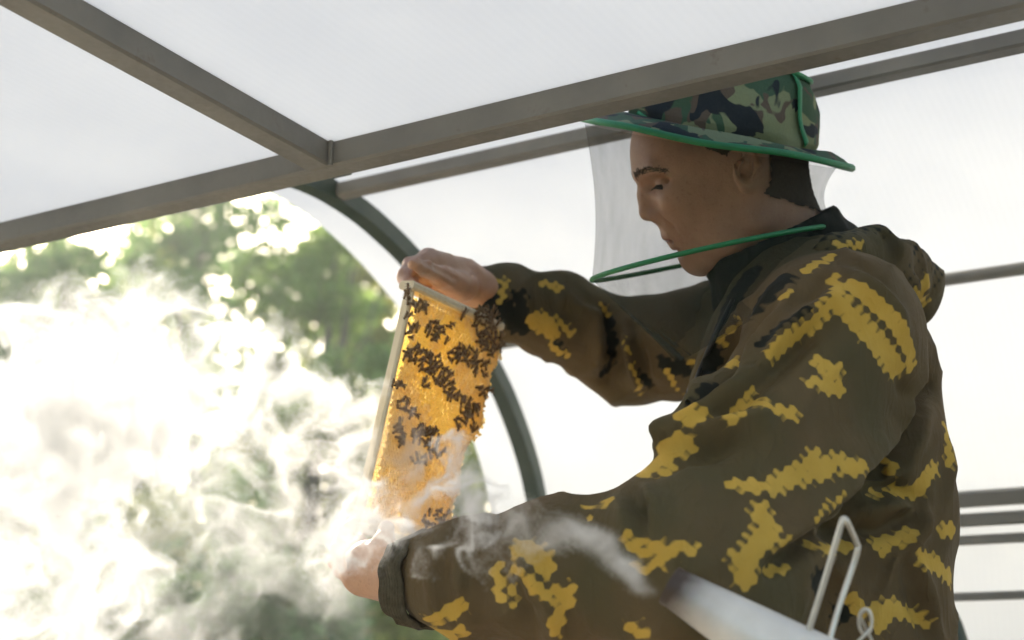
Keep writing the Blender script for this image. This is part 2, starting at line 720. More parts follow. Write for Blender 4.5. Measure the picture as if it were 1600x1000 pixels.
def surface(fn, lo, hi, h):
    """mesh of fn = 0 (naive surface nets), evaluated only near the surface"""
    lo = np.asarray(lo, float); hi = np.asarray(hi, float)
    B = 8
    nb = np.ceil((hi - lo) / (h * B)).astype(int)
    n = nb * B + 1
    # coarse pass
    cx = [lo[i] + (np.arange(nb[i]) + .5) * B * h for i in range(3)]
    C = np.stack(np.meshgrid(*cx, indexing='ij'), -1).reshape(-1, 3).astype(np.float32)
    dc = fn(C)
    F = np.empty(tuple(n), np.float32)
    big = np.repeat(np.repeat(np.repeat(dc.reshape(nb), B, 0), B, 1), B, 2)
    F[:-1, :-1, :-1] = big
    F[-1], F[:, -1], F[:, :, -1] = 1, 1, 1
    F[np.abs(F) < 1e-9] = 1e-6
    act = np.argwhere(np.abs(dc.reshape(nb)) < B * h * 1.45)
    off = np.stack(np.meshgrid(*[np.arange(B + 1)] * 3, indexing='ij'), -1).reshape(-1, 3)
    CH = 400
    for s in range(0, len(act), CH):
        idx = (act[s:s + CH, None, :] * B + off[None]).reshape(-1, 3)
        P = (lo + idx * h).astype(np.float32)
        F[idx[:, 0], idx[:, 1], idx[:, 2]] = fn(P)
    F[0], F[:, 0], F[:, :, 0] = np.maximum(F[0], .001), np.maximum(F[:, 0], .001), np.maximum(F[:, :, 0], .001)
    F[-1], F[:, -1], F[:, :, -1] = np.maximum(F[-1], .001), np.maximum(F[:, -1], .001), np.maximum(F[:, :, -1], .001)
    S = F < 0
    m = S[:-1, :-1, :-1].astype(np.int8)
    cnt = np.zeros_like(m)
    for i in (0, 1):
        for j in (0, 1):
            for k in (0, 1):
                cnt += S[i:n[0] - 1 + i, j:n[1] - 1 + j, k:n[2] - 1 + k]
    cells = np.argwhere((cnt > 0) & (cnt < 8))
    vid = np.full(tuple(n - 1), -1, np.int32)
    vid[cells[:, 0], cells[:, 1], cells[:, 2]] = np.arange(len(cells))
    acc = np.zeros((len(cells), 3)); num = np.zeros(len(cells))
    corners = [(i, j, k) for i in (0, 1) for j in (0, 1) for k in (0, 1)]
    for a in corners:
        for ax in range(3):
            if a[ax]:
                continue
            b = list(a); b[ax] = 1
            fa = F[cells[:, 0] + a[0], cells[:, 1] + a[1], cells[:, 2] + a[2]]
            fb = F[cells[:, 0] + b[0], cells[:, 1] + b[1], cells[:, 2] + b[2]]
            x = (fa < 0) != (fb < 0)
            t = fa / np.where(x, fa - fb, 1)
            q = np.tile(np.array(a, float), (len(cells), 1))
            q[:, ax] += t
            acc[x] += q[x]; num[x] += 1
    V_ = lo + (cells + acc / np.maximum(num, 1)[:, None]) * h
    quads = []
    for ax in range(3):
        b, c_ = (ax + 1) % 3, (ax + 2) % 3
        s0 = [slice(1, n[i] - 1) for i in range(3)]; s1 = list(s0)
        s0[ax] = slice(0, n[ax] - 1); s1[ax] = slice(1, n[ax])
        A0, A1 = S[tuple(s0)], S[tuple(s1)]
        e = np.argwhere(A0 != A1)
        if not len(e):
            continue
        flip = A0[e[:, 0], e[:, 1], e[:, 2]]
        g = e.copy()
        for i in range(3):
            if i != ax:
                g[:, i] += 1
        def cell(db, dc_):
            q = g.copy(); q[:, b] += db; q[:, c_] += dc_
            return vid[q[:, 0], q[:, 1], q[:, 2]]
        Q = np.stack([cell(-1, -1), cell(0, -1), cell(0, 0), cell(-1, 0)], 1)
        Q[~flip] = Q[~flip][:, ::-1]
        quads.append(Q)
    Q = np.concatenate(quads)
    Q = Q[(Q >= 0).all(1)]
    return V_.astype(np.float32), Q


def trace(fn, px, py, t0=.9, t1=2.6):
    """first hit of the pixel ray with fn"""
    r = ray(px, py)
    t = t0
    for _ in range(90):
        d = float(fn(f32(CAMO + r * t)[None])[0])
        if d < .0008:
            return CAMO + r * t
        t += max(d * .8, .0006)
        if t > t1:
            return None
    return CAMO + r * t


def vnoise(p, scale, seed=0):
    """cheap smooth value noise built from sines"""
    q = p * scale
    s = seed * 1.7
    return (np.sin(q[:, 0] * 1.0 + 1.3 * np.sin(q[:, 1] * .9 + s) + s) * np.sin(q[:, 1] * 1.1 + 1.1 * np.sin(q[:, 2] * .8 + s * 2) + 2 * s) +
            np.sin(q[:, 2] * 1.2 + 1.2 * np.sin(q[:, 0] * 1.1 + s * 3) + s * .5)) * .5


def seg_dist(p, pts):
    d = None
    for i in range(max(1, len(pts) - 1)):
        a = f32(pts[i]); b = f32(pts[min(i + 1, len(pts) - 1)])
        ba = b - a
        t = np.clip(((p - a) @ ba) / max(float(ba @ ba), 1e-9), 0, 1)
        e = np.linalg.norm(p - (a + t[:, None] * ba), axis=1)
        d = e if d is None else np.minimum(d, e)
    return d


def trace_many(fn, pix, t0=.9, t1=2.6):
    """vectorised trace: list of pixels -> list of points (None where nothing is hit)"""
    pix = list(pix)
    if not pix:
        return []
    R_ = np.array([ray(*q) for q in pix])
    t = np.full(len(pix), t0)
    live = np.ones(len(pix), bool); hit = np.zeros(len(pix), bool)
    for _ in range(110):
        i = np.where(live)[0]
        if not len(i):
            break
        d = fn((CAMO + R_[i] * t[i, None]).astype(np.float32)).astype(float)
        h_ = d < .0008
        hit[i[h_]] = True; live[i[h_]] = False
        go = i[~h_]
        t[go] += np.maximum(d[~h_] * .8, .0006)
        live[go[t[go] > t1]] = False
    hit |= live
    return [CAMO + R_[k] * t[k] if hit[k] else None for k in range(len(pix))]


def trace_polys(fn, polys, sub=3):
    """polylines of pixels -> polylines of surface points"""
    flat = []; cut = []
    for poly in polys:
        q = []
        for i in range(len(poly) - 1):
            for k in range(sub):
                t = k / sub
                q.append((poly[i][0] + (poly[i + 1][0] - poly[i][0]) * t, poly[i][1] + (poly[i + 1][1] - poly[i][1]) * t))
        q.append(poly[-1])
        cut.append(len(q)); flat += q
    pts = trace_many(fn, flat)
    out = []; i = 0
    for c_ in cut:
        out.append([a for a in pts[i:i + c_] if a is not None]); i += c_
    return out
# ------------------------------------------------------------------ the beekeeper
Y0 = 1.66          # mid plane of the torso
D0 = 1.76          # camera depth of the head's mid plane (the head leans towards the camera)
HR = np.stack([np.array([1, 0, 0]), np.array([0, cp, sp]), np.array([0, -sp, cp])], 1)   # head axes: x, away, up


def H(px, py, dd=0.0):
    return PD(px, py, D0 + dd)


def head_sdf(p):
    d = ellip(p, H(1126, 222), (.106, .078, .105), HR)
    d = smin(d, ellip(p, H(1046, 248), (.041, .060, .050), HR), .03)
    d = smin(d, ellip(p, H(1112, 325), (.066, .058, .070), HR), .03)
    d = smin(d, ellip(p, H(1076, 322), (.034, .042, .040), HR), .02)
    # jaw and chin
    for s in (-1, 1):
        d = smin(d, chain(p, [H(1096, 400, s * .012), H(1150, 372, s * .045), H(1178, 345, s * .056), H(1184, 285, s * .060)], [.017, .019, .020, .020], .01), .028)
        d = smin(d, ellip(p, H(1066, 312, s * .045), (.024, .014, .016), HR), .022)      # cheekbone
        d = smin(d, cone(p, H(1007, 270, s * .012), H(1022, 265, s * .046), .0095, .008), .014)  # brow
    d = smin(d, ellip(p, H(1092, 404), (.0178, .022, .0165), HR), .014)
    d = smin(d, ellip(p, H(1072, 360), (.025, .030, .020), HR), .012)
    d = smin(d, ellip(p, H(1086, 386), (.018, .026, .015), HR), .010)
    # neck
    d = smin(d, cone(p, H(1196, 318, .0), H(1240, 450, .01), .056, .066), .03)
    # eye sockets
    for s in (-1, 1):
        d = smax(d, -ellip(p, H(1014, 290, s * .036), (.0130, .017, .0080), HR), .012)
        d = smax(d, -ellip(p, H(1032, 281, s * .050), (.012, .006, .0045), HR), .008)       # under the brow
        d = smin(d, ellip(p, H(1040, 288, s * .0340), (.0118, .0128, .0098), HR), .005)     # lid over the ball
        d = smax(d, -cone(p, H(1026, 291, s * .032), H(1050, 287, s * .050), .0020, .0016), .0022)
        d = smax(d, -cone(p, H(1028, 281, s * .037), H(1050, 280, s * .051), .0012, .0008), .003)
    # nose
    n = chain(p, [H(1014, 279), H(1008, 305), H(1011, 332)], [.0075, .0080, .0098], .01)
    n = smin(n, ellip(p, H(1023, 322), (.014, .011, .017), HR), .010)
    for s in (-1, 1):
        n = smin(n, ellip(p, H(1026, 338, s * .0115), (.0105, .0065, .0075), HR), .006)
    d = smin(d, n, .009)
    for s in (-1, 1):
        d = smax(d, -ellip(p, H(1019, 345, s * .006), (.0055, .0032, .0035), HR), .003)
        # nasolabial fold
        d = smax(d, -chain(p, [H(1036, 336, s * .024), H(1050, 352, s * .031), H(1066, 372, s * .034)], [.0004, .0008, .0004]), .005)
    # lips
    up = None
    for a, b, r0, r1 in ((H(1043, 369), H(1049, 368, .014), .0066, .0058), (H(1049, 368, .014), H(1070, 370, .026), .0058, .0025),
                         (H(1043, 369), H(1049, 368, -.014), .0066, .0058), (H(1049, 368, -.014), H(1070, 370, -.026), .0058, .0025)):
        e = cone(p, a, b, r0, r1); up = e if up is None else smin(up, e, .004)
    lw = None
    for s in (-1, 1):
        for a, b, r0, r1 in ((H(1057, 381), H(1061, 380, s * .012), .0072, .0064), (H(1061, 380, s * .012), H(1074, 376, s * .024), .0064, .0025)):
            e = cone(p, a, b, r0, r1); lw = e if lw is None else smin(lw, e, .004)
    d = smin(d, up, .004)
    d = smin(d, lw, .004)
    d = smax(d, -cone(p, H(1062, 393, -.014), H(1062, 393, .014), .0035, .0035), .008)
    for s in (-1, 1):
        d = smax(d, -chain(p, [H(1038, 375.5, 0), H(1050, 374.5, s * .014), H(1073, 372, s * .031)], [.0022, .0020, .0016]), .002)
        d = smax(d, -chain(p, [H(1040, 328, s * .017), H(1042, 338, s * .018), H(1036, 345, s * .016)], [.0010, .0016, .0010]), .003)
    # ears
    for s in (-1, 1):
        w = .079 * s
        ear = ellip(p, H(1173, 256, w + s * .004), (.0235, .0068, .0325), HR @ np.array([[.97, 0, .22], [0, 1, 0], [-.22, 0, .97]]) @ np.array([[1, s * .30, 0], [-s * .30, 1, 0], [0, 0, 1]]))
        ear = smin(ear, ellip(p, H(1165, 286, w), (.009, .006, .010), HR), .006)
        ear = smax(ear, -ellip(p, H(1170, 256, w + s * .0100), (.0165, .0080, .0240), HR), .003)
        ear = smin(ear, chain(p, [H(1178, 240, w + s * .006), H(1183, 258, w + s * .006), H(1172, 276, w + s * .006)], [.0028, .003, .003]), .004)
        ear = smin(ear, cone(p, H(1158, 256, w + s * .006), H(1157, 268, w + s * .006), .0042, .004), .004)
        ear = smax(ear, -ellip(p, H(1166, 266, w + s * .008), (.0075, .012, .0105), HR), .003)
        d = smin(d, ear, .005)
    return d


# --- skin
M = Mat('skin')
lip = M.n('ShaderNodeAttribute', attribute_name='lip').outputs['Fac']
fz = M.noise(55, 5)
c = M.ramp(fz, [(.3, (.47, .26, .15)), (.7, (.55, .32, .19))])
c = M.mix(M.math('MULTIPLY', M.ramp(M.noise(10, 3), [(.4, 0.0), (.7, 1.0)]), .5), c, (.44, .21, .13))
c = M.mix(lip, c, (.34, .13, .10))
beard = M.n('ShaderNodeAttribute', attribute_name='stubble').outputs['Fac']
fr_ = M.ramp(M.noise(260, 2), [(.62, 0.0), (.70, 1.0)])
c = M.mix(M.math('MULTIPLY', fr_, .35), c, (.26, .12, .07))
c = M.mix(M.math('MULTIPLY', beard, M.math('ADD', .35, M.math('MULTIPLY', M.noise(900, 2), .75))), c, (.085, .058, .042))
M.base(c, M.ramp(fz, [(.3, .42), (.7, .55)]), 0, .45)
M.b.inputs['Subsurface Weight'].default_value = .18
M.b.inputs['Subsurface Radius'].default_value = (.012, .005, .003)
M.b.inputs['Subsurface Scale'].default_value = .5
pores = M.math('ADD', M.math('MULTIPLY', M.noise(520, 2), .5), M.noise(130, 4))
M.bump(pores, .45, .0016)
SKIN = M.m
BROWM = simple('brow_hair', (.12, .08, .052), .7, var=.4, scale=300)
HAIRM = simple('short_hair', (.07, .048, .033), .7, var=.5, scale=400, bump=.8, spec=.3)

pts_b = np.array([H(x, y, z) for x in (965, 1345) for y in (85, 480) for z in (-.115, .115)])
HV, HQ = surface(head_sdf, pts_b.min(0), pts_b.max(0), .0020)

# --- sleeve and torso layout
SH_N = PY(1312, 528, 1.485); EL_N = PY(1110, 900, 1.385); WR_N = PY(640, 908, 1.55)
SH_F = PY(1195, 525, 1.84); EL_F = PY(985, 547, 1.98); WR_F = PY(742, 446, 1.86)

# --- honeycomb frame placement (needed by the hands)
cTL = PY(640, 440, 1.70); cTR = PY(775, 503, 1.83); cBL = PY(552, 830, 1.71)
ex = cTR - cTL; CW = np.linalg.norm(ex); ex /= CW
ez = cBL - cTL; ez -= ex * (ez @ ex); CH_ = np.linalg.norm(ez); ez /= CH_       # downwards along the frame
en = np.cross(ex, ez); en /= np.linalg.norm(en)
if en[1] > 0:
    en = -en                      # towards the camera


def fr(u, v, w=0.0):
    """frame point: u across (m), v down (m), w out of the face towards the camera"""
    return cTL + ex * u + ez * v + en * w


def pix_on_comb(px, py, w=0.0):
    o = cTL + en * w
    r = ray(px, py)
    q = CAMO + r * (np.dot(o - CAMO, en) / np.dot(r, en))
    return np.dot(q - cTL, ex), np.dot(q - cTL, ez)


def hand_far0(p):
    """closed hand on top of the frame's upper end, thumb towards the camera"""
    W = lambda x, y, Y: PY(x, y, Y)
    d = cone(p, W(775, 462, 1.868), W(722, 441, 1.845), .027, .029)
    d = smin(d, cone(p, W(722, 438, 1.845), W(672, 416, 1.80), .029, .0235), .012)      # back of the hand
    d = smin(d, cone(p, W(700, 436, 1.86), W(668, 424, 1.84), .026, .022), .012)
    # thenar mass and thumb lying along the front
    d = smin(d, cone(p, W(722, 448, 1.815), W(690, 434, 1.775), .021, .0155), .010)
    d = smin(d, cone(p, W(690, 432, 1.775), W(664, 420, 1.740), .0125, .0108), .006)
    d = smin(d, cone(p, W(664, 420, 1.740), W(648, 413, 1.712), .0105, .0088), .004)
    # four fingers over the far edge of the bar and curling down
    root = [(668, 408, 1.80), (672, 411, 1.822), (680, 418, 1.842), (690, 427, 1.860)]
    k1 = [(642, 414, 1.772), (650, 420, 1.800), (664, 427, 1.824), (680, 436, 1.845)]
    k2 = [(632, 432, 1.748), (640, 438, 1.786), (654, 446, 1.812), (674, 452, 1.838)]
    k3 = [(640, 446, 1.728), (652, 452, 1.775), (668, 458, 1.805), (686, 462, 1.832)]
    rr = [(.0125, .0105, .0098, .0085), (.0125, .0105, .0098, .0085), (.012, .010, .0092, .008), (.0105, .009, .008, .007)]
    for a, b, c_, e, r in zip(root, k1, k2, k3, rr):
        d = smin(d, chain(p, [W(*a), W(*b), W(*c_), W(*e)], r, .004), .006)
    # knuckle and tendon relief
    d = smin(d, ellip(p, W(668, 402, 1.80), (.010, .010, .008)), .008)
    return d


hcr = [([(646, 402), (660, 407), (680, 417), (700, 428), (714, 436)], .0032, -.0042), ([(664, 396), (670, 404), (676, 414)], .004, .0016),
       ([(690, 410), (708, 416), (722, 426)], .004, -.0012), ([(672, 425), (690, 436), (706, 446)], .004, .0016), ([(655, 408), (658, 418)], .0022, -.0012),
       ([(665, 414), (668, 424)], .002, -.0010), ([(738, 428), (736, 450)], .003, -.0012), ([(646, 424), (640, 436)], .0028, -.0025), ([(636, 420), (648, 430)], .003, -.002)]
hcr3 = [(f32(p_), w_, h_) for (q_, w_, h_), p_ in zip(hcr, trace_polys(hand_far0, [c_[0] for c_ in hcr])) if len(p_) > 1]


def hand_far(p):
    d = hand_far0(p)
    m = np.abs(d) < .02
    if m.any():
        q = p[m]
        dd = .0007 * vnoise(q, 230, 2)
        for pts, w_, h_ in hcr3:
            dd = dd + h_ * np.exp(-(seg_dist(q, pts) / w_) ** 2)
        d[m] = d[m] - dd
    return d


def hand_near(p):
    """hand under the frame's lower end, fingers up its far side, thumb in front"""
    W = lambda x, y, Y: PY(x, y, Y + .075)
    d = cone(p, W(690, 912, 1.475), W(632, 908, 1.49), .028, .027)
    d = smin(d, cone(p, W(632, 905, 1.49), W(572, 892, 1.53), .029, .029), .012)
    d = smin(d, cone(p, W(620, 896, 1.50), W(580, 876, 1.54), .026, .024), .012)
    # thumb up the front of the bottom bar
    d = smin(d, chain(p, [W(606, 872, 1.50), W(600, 848, 1.515), W(604, 826, 1.530)], [.0155, .0118, .0092], .005), .010)
    root = [(556, 886, 1.545), (552, 896, 1.56), (556, 906, 1.575), (566, 914, 1.585)]
    k1 = [(528, 862, 1.585), (526, 876, 1.605), (534, 890, 1.62), (548, 902, 1.625)]
    k2 = [(538, 832, 1.620), (538, 848, 1.645), (546, 864, 1.655), (560, 880, 1.655)]
    k3 = [(556, 816, 1.640), (558, 832, 1.665), (566, 848, 1.672), (578, 866, 1.670)]
    rr = [(.0125, .0105, .0095, .008), (.0125, .0105, .0095, .008), (.012, .010, .009, .0078), (.0105, .009, .008, .007)]
    for a, b, c_, e, r in zip(root, k1, k2, k3, rr):
        d = smin(d, chain(p, [W(*a), W(*b), W(*c_), W(*e)], r, .004), .006)
    return d


def box_of(pts, m):
    pts = np.array(pts)
    return pts.min(0) - m, pts.max(0) + m

fa, fb = box_of([PY(630, 460, 1.70), PY(775, 400, 1.87), PY(630, 400, 1.70), PY(775, 475, 1.87)], .045)
FV, FQ = surface(hand_far, fa, fb, .0018)
na, nb_ = box_of([PY(520, 930, 1.53), PY(690, 800, 1.76), PY(690, 930, 1.53), PY(520, 800, 1.76)], .045)
NV, NQ = surface(hand_near, na, nb_, .0018)


# trunk core inside the clothes carries head and arms
def core(p):
    d = cone(p, H(1235, 440, .01), PY(1280, 900, Y0), .055, .10)
    d = smin(d, cone(p, PY(1280, 900, Y0), np.array([PY(1280, 900, Y0)[0], Y0, .86]), .10, .12), .05)
    d = smin(d, chain(p, [PY(1290, 520, Y0), SH_N, EL_N, WR_N], [.06, .05, .04, .026], .03), .05)
    d = smin(d, chain(p, [PY(1260, 520, Y0), SH_F, EL_F, WR_F], [.06, .05, .04, .025], .03), .05)
    return d
c0, c1 = box_of([SH_N, EL_N, WR_N, SH_F, EL_F, WR_F, H(1235, 430), np.array([.3, Y0, .84]), np.array([.6, Y0, 1.0])], .13)
BV, BQ = surface(core, c0, c1, .010)

person = empty('person', (PY(1280, 900, Y0)[0], Y0, 0))
tag(person, 'beekeeper in brown and yellow camouflage jacket and veiled hat holding up a honeycomb', 'person')
nv = [len(HV), len(FV), len(NV), len(BV)]
allv = np.concatenate([HV, FV, NV, BV])
allq = np.concatenate([HQ, FQ + nv[0], NQ + nv[0] + nv[1], BQ + sum(nv[:3])])
# lip colour and stubble masks from the head's own anatomy
lipd = np.minimum(seg_dist(allv, [H(1041, 371), H(1050, 369, -.014), H(1068, 372, -.025)]),
                  seg_dist(allv, [H(1056, 380), H(1060, 380, -.012), H(1070, 377, -.022)]))
lipd2 = np.minimum(seg_dist(allv, [H(1041, 371), H(1050, 369, .014), H(1068, 372, .025)]),
                   seg_dist(allv, [H(1056, 380), H(1060, 380, .012), H(1070, 377, .022)]))
lipd = np.minimum(lipd, lipd2)
lipw = np.clip((.0085 - lipd) / .003, 0, 1) * .75
stub = np.clip(1 - seg_dist(allv, [H(1092, 402), H(1150, 375, -.04), H(1178, 345, -.055)]) / .045, 0, 1) * .5
hloc = (allv - H(1126, 222)) @ HR
fade = np.clip(np.minimum(hloc[:, 0] - .0, hloc[:, 2] + .085) / .05, 0, 1) * .55 + np.clip((hloc[:, 2] + .038) / .03, 0, 1) * np.clip((hloc[:, 0] + .075) / .04, 0, 1) * .6
stub = np.maximum(stub, np.clip(fade, 0, 1))
stub[nv[0]:] = 0
body = mesh_np('body', allv, allq, SKIN, person, True, {'lip': lipw, 'stubble': stub})

# --- hair: clipped shell on temple, side and nape
hq = HQ
cen = HV[hq].mean(1)
loc = (cen - H(1126, 222)) @ HR           # x fwd(-), away, up in metres
px_x = loc[:, 0]; px_z = loc[:, 2]
hl = vnoise(cen.astype(np.float32), 160, 2) * .003
front = np.where(px_z > -.004, -.066, -.066 + (-.004 - px_z) * 2.6)      # hairline runs back at the temple
ears = seg_dist(cen.astype(np.float32), [H(1173, 240, -.079), H(1168, 280, -.079)])
ears2 = seg_dist(cen.astype(np.float32), [H(1173, 240, .079), H(1168, 280, .079)])
low_ = np.where((px_x > -.004) & (px_x < .03), -.048, -.034)
m1 = np.minimum(px_x - front, px_z - low_)
m2 = np.minimum(px_x - .034, px_z + .078 + .25 * (px_x - .05))
mg = np.minimum(np.maximum(m1, m2), np.minimum(ears, ears2) - .021) + hl
keep = mg > .005 + .0022 * vnoise(cen.astype(np.float32), 420, 7)
sel = hq[keep]
used = np.unique(sel)
remap = np.full(len(HV), -1); remap[used] = np.arange(len(used))
# offset along the implicit gradient
e_ = .0015
pv = HV[used]
g = np.stack([head_sdf(pv + f32([e_, 0, 0])) - head_sdf(pv - f32([e_, 0, 0])), head_sdf(pv + f32([0, e_, 0])) - head_sdf(pv - f32([0, e_, 0])), head_sdf(pv + f32([0, 0, e_])) - head_sdf(pv - f32([0, 0, e_]))], 1)
g /= np.linalg.norm(g, axis=1)[:, None] + 1e-9
thick = .0020 + np.random.default_rng(1).normal(0, .0004, len(pv)).astype(np.float32)
mesh_np('hair', pv + g * thick[:, None], remap[sel], HAIRM, person, True)
# eyebrows and lashes
def to_skin(q, c_, lift=0.0, n=6):
    """slide points along lines from c_ until they lie on the skin"""
    q = np.array(q, float)
    for _ in range(n):
        d = head_sdf(q.astype(np.float32)).astype(float)
        dv = q - c_; dv /= np.linalg.norm(dv, axis=1)[:, None]
        q = q - dv * (d - lift)[:, None]
    return q
for s in (-1, 1):
    m = MB()
    rg = np.random.default_rng(3)
    ts = np.linspace(0, 1, 90)
    arcs = 4 * np.sin(np.pi * ts * .8)
    ts = ts ** 1.35
    j1 = rg.normal(0, 2.4, 90); j2 = rg.normal(0, 2.0, 90)
    q0 = to_skin([H(1001 + 44 * t, 275 - a_ - 5 * t + j_, s * (.014 + .036 * t)) for t, a_, j_ in zip(ts, arcs, j1)], H(1090, 268, 0))
    q1 = to_skin([H(1001 + 44 * t + 7, 272 - a_ - 5 * t + j_, s * (.016 + .038 * t)) for t, a_, j_ in zip(ts, arcs, j2)], H(1090, 268, 0), .0012)
    for a_, b_ in zip(q0, q1):
        m.tube([a_, b_], [.0007, .0003], 4)
    m.build('eyebrow', BROWM, person)
    m = MB()
    ts = np.linspace(0, 1, 30)
    E_ = H(1040, 288, s * .0340)
    q0 = []
    for t in ts:
        th = math.radians(-8 + 100 * t); el_ = -.34 + .10 * math.sin(math.pi * t)
        q0.append(E_ + HR @ np.array([-.0118 * math.cos(th) * math.cos(el_), s * .0128 * math.sin(th) * math.cos(el_), .0098 * math.sin(el_)]) * 1.05)
    q0 = np.array(q0)
    m.tube(q0[::2], [.0007] + [.0015] * 13 + [.0006], 6)
    for a_ in q0:
        m.tube([a_, a_ + HR @ np.array([-.0065, s * .004, -.0045])], [.0009, .0003], 4)
    m.build('eyelash', HAIRM, person)

# ------------------------------------------------------------------ jacket
rows = [  # pixel row on the mid plane, left, right, half depth (towards / away)
    (405, 1190, 1335, .100), (440, 1150, 1372, .150), (490, 1118, 1412, .185), (560, 1088, 1450, .200), (660, 1066, 1470, .200),
    (760, 1058, 1482, .195), (880, 1056, 1482, .195), (1000, 1062, 1490, .195), (1120, 1070, 1480, .195), (1190, 1080, 1478, .19)]
rz = np.array([PY((l + r) / 2, y, Y0)[2] for y, l, r, w in rows])[::-1]
rx0 = np.array([PY(l, y, Y0)[0] for y, l, r, w in rows])[::-1]
rx1 = np.array([PY(r, y, Y0)[0] for y, l, r, w in rows])[::-1]
rw = np.array([w for y, l, r, w in rows])[::-1]
ZB, ZT = rz[0], rz[-1]


def torso(p):
    z = np.clip(p[:, 2], ZB, ZT)
    a0 = np.interp(z, rz, rx0); a1 = np.interp(z, rz, rx1); w = np.interp(z, rz, rw)
    cx_ = (a0 + a1) / 2; ax = (a1 - a0) / 2
    k = (np.abs((p[:, 0] - cx_) / ax) ** 2.3 + np.abs((p[:, 1] - Y0) / (w * np.where(p[:, 1] < Y0, .66, 1.0))) ** 2.3) ** (1 / 2.3)
    d = (k - 1) * np.minimum(ax, w)
    return smax(d, np.maximum(p[:, 2] - ZT, ZB - p[:, 2]), .03).astype(np.float32)


def sleeves(p):
    n = chain(p, [PY(1285, 510, 1.57), SH_N, (SH_N + EL_N) / 2 + np.array([-.012, -.004, .0]), EL_N], [.078, .085, .083, .087], .03)
    n = smin(n, chain(p, [EL_N, EL_N * .5 + WR_N * .5 + np.array([0, 0, .006]), WR_N * .80 + EL_N * .20, WR_N + (EL_N - WR_N) * .125], [.087, .071, .060, .047], .02), .05)
    f_ = chain(p, [SH_F, EL_F], [.088, .072], .02)
    f_ = smin(f_, chain(p, [EL_F, EL_F * .5 + WR_F * .5 + np.array([0, 0, .004]), WR_F * .82 + EL_F * .18, WR_F], [.072, .058, .047, .031], .02), .03)
    return n, f_


def jacket0(p):
    d = torso(p)
    n, f_ = sleeves(p)
    d = smin(d, n, .012)
    d = smin(d, f_, .05)
    # shoulder yoke
    d = smin(d, cone(p, PY(1262, 462, Y0), SH_N + np.array([0, .03, .0]), .068, .078), .05)
    # stand collar
    return d

# creases: (pixel polyline, width m, height m); traced on the smooth form
Z4 = lambda x, y: (1000 + x / 1.516, 340 + y / 1.516)
Z3 = lambda x, y: (440 + x / 2.424, 680 + y / 2.424)
Z8 = lambda x, y: (700 + x / 2.942, 380 + y / 2.942)
ZR = lambda x, y: (1150 + x / 3.333, 700 + y / 3.333)
creases = [
    ([(1300, 470), (1200, 560), (1140, 620), (1060, 690)], .020, .013),
    ([(1290, 500), (1215, 565), (1150, 632), (1090, 680)], .015, -.014),
    ([(1200, 552), (1160, 600)], .012, -.010),
    ([(1190, 650), (1110, 670), (1050, 700), (1010, 735)], .020, .011),
    ([(1160, 690), (1080, 712), (1025, 745)], .016, -.009),
    ([(1460, 598), (1400, 665), (1330, 760), (1270, 835), (1210, 890)], .013, -.026),
    ([(1440, 590), (1380, 665), (1315, 752), (1255, 825), (1200, 875)], .022, .011),
    ([(1452, 640), (1410, 740), (1340, 760)], .016, .009),
    ([(1447, 790), (1380, 830), (1300, 828), (1260, 840)], .012, -.012),
    ([(1450, 775), (1440, 830), (1400, 870), (1365, 920)], .013, .012),
    ([(1425, 835), (1390, 880), (1360, 935)], .011, -.011),
    ([(1330, 770), (1390, 758), (1440, 780)], .015, -.012),
    ([(1340, 800), (1400, 790), (1440, 800)], .014, .009),
    ([(1435, 870), (1450, 930), (1468, 990)], .014, .010),
    ([(1415, 870), (1432, 930), (1450, 1000)], .014, -.009),
    ([(1480, 600), (1486, 680), (1482, 760)], .014, .006),
    ([(1400, 560), (1415, 640)], .02, -.006),
    ([(1250, 850), (1300, 880), (1330, 920), (1350, 960)], .018, .007),
    ([(990, 770), (1005, 800), (1000, 835)], .012, -.009),
    ([(1004, 760), (1022, 790), (1020, 830)], .012, .008),
    ([(965, 785), (980, 810), (985, 840)], .013, .007),
    ([(900, 800), (935, 830), (940, 870)], .015, -.005),
    ([(700, 860), (690, 900), (700, 960)], .010, -.006),
    ([(672, 872), (668, 905), (676, 955)], .008, .005),
    ([(720, 850), (715, 900), (730, 970)], .012, .005),
    ([(800, 850), (860, 940), (870, 1000)], .016, .006),
    ([(770, 860), (820, 950), (835, 1000)], .014, -.005),
    # front panel by the zip
    ([(1180, 470), (1120, 560), (1085, 640), (1062, 690)], .014, .010),
    ([(1205, 490), (1150, 560), (1110, 625)], .014, -.012),
    ([(1240, 470), (1190, 530), (1150, 580)], .016, .008),
    ([(1340, 420), (1390, 470), (1420, 540)], .022, .006),
    ([(1290, 440), (1240, 480)], .014, -.010),
    ([(1310, 400), (1350, 420), (1400, 470)], .012, -.006),
    # far sleeve
    ([Z8(740, 330), Z8(760, 450), Z8(780, 560), Z8(720, 640)], .014, -.016),
    ([Z8(690, 330), Z8(700, 450), Z8(690, 560)], .015, .009),
    ([Z8(800, 380), Z8(830, 500), Z8(880, 640)], .014, .012),
    ([Z8(850, 400), Z8(900, 540), Z8(930, 660)], .014, -.010),
    ([Z8(480, 230), Z8(500, 300), Z8(560, 330)], .012, -.009),
    ([Z8(560, 240), Z8(620, 300), Z8(680, 320)], .012, .007),
    ([Z8(330, 180), Z8(360, 260), Z8(380, 330)], .013, .007),
    ([Z8(300, 160), Z8(320, 260), Z8(320, 340)], .010, -.008),
    ([Z8(225, 130), Z8(220, 200), Z8(200, 270)], .006, -.006),
    ([Z8(640, 270), Z8(720, 300)], .010, -.006),
]
cr3 = []
for (poly, w, h_), pts in zip(creases, trace_polys(jacket0, [c_[0] for c_ in creases])):
    if len(pts) > 1:
        cr3.append((f32(pts), w * .8, h_ * 2.2))
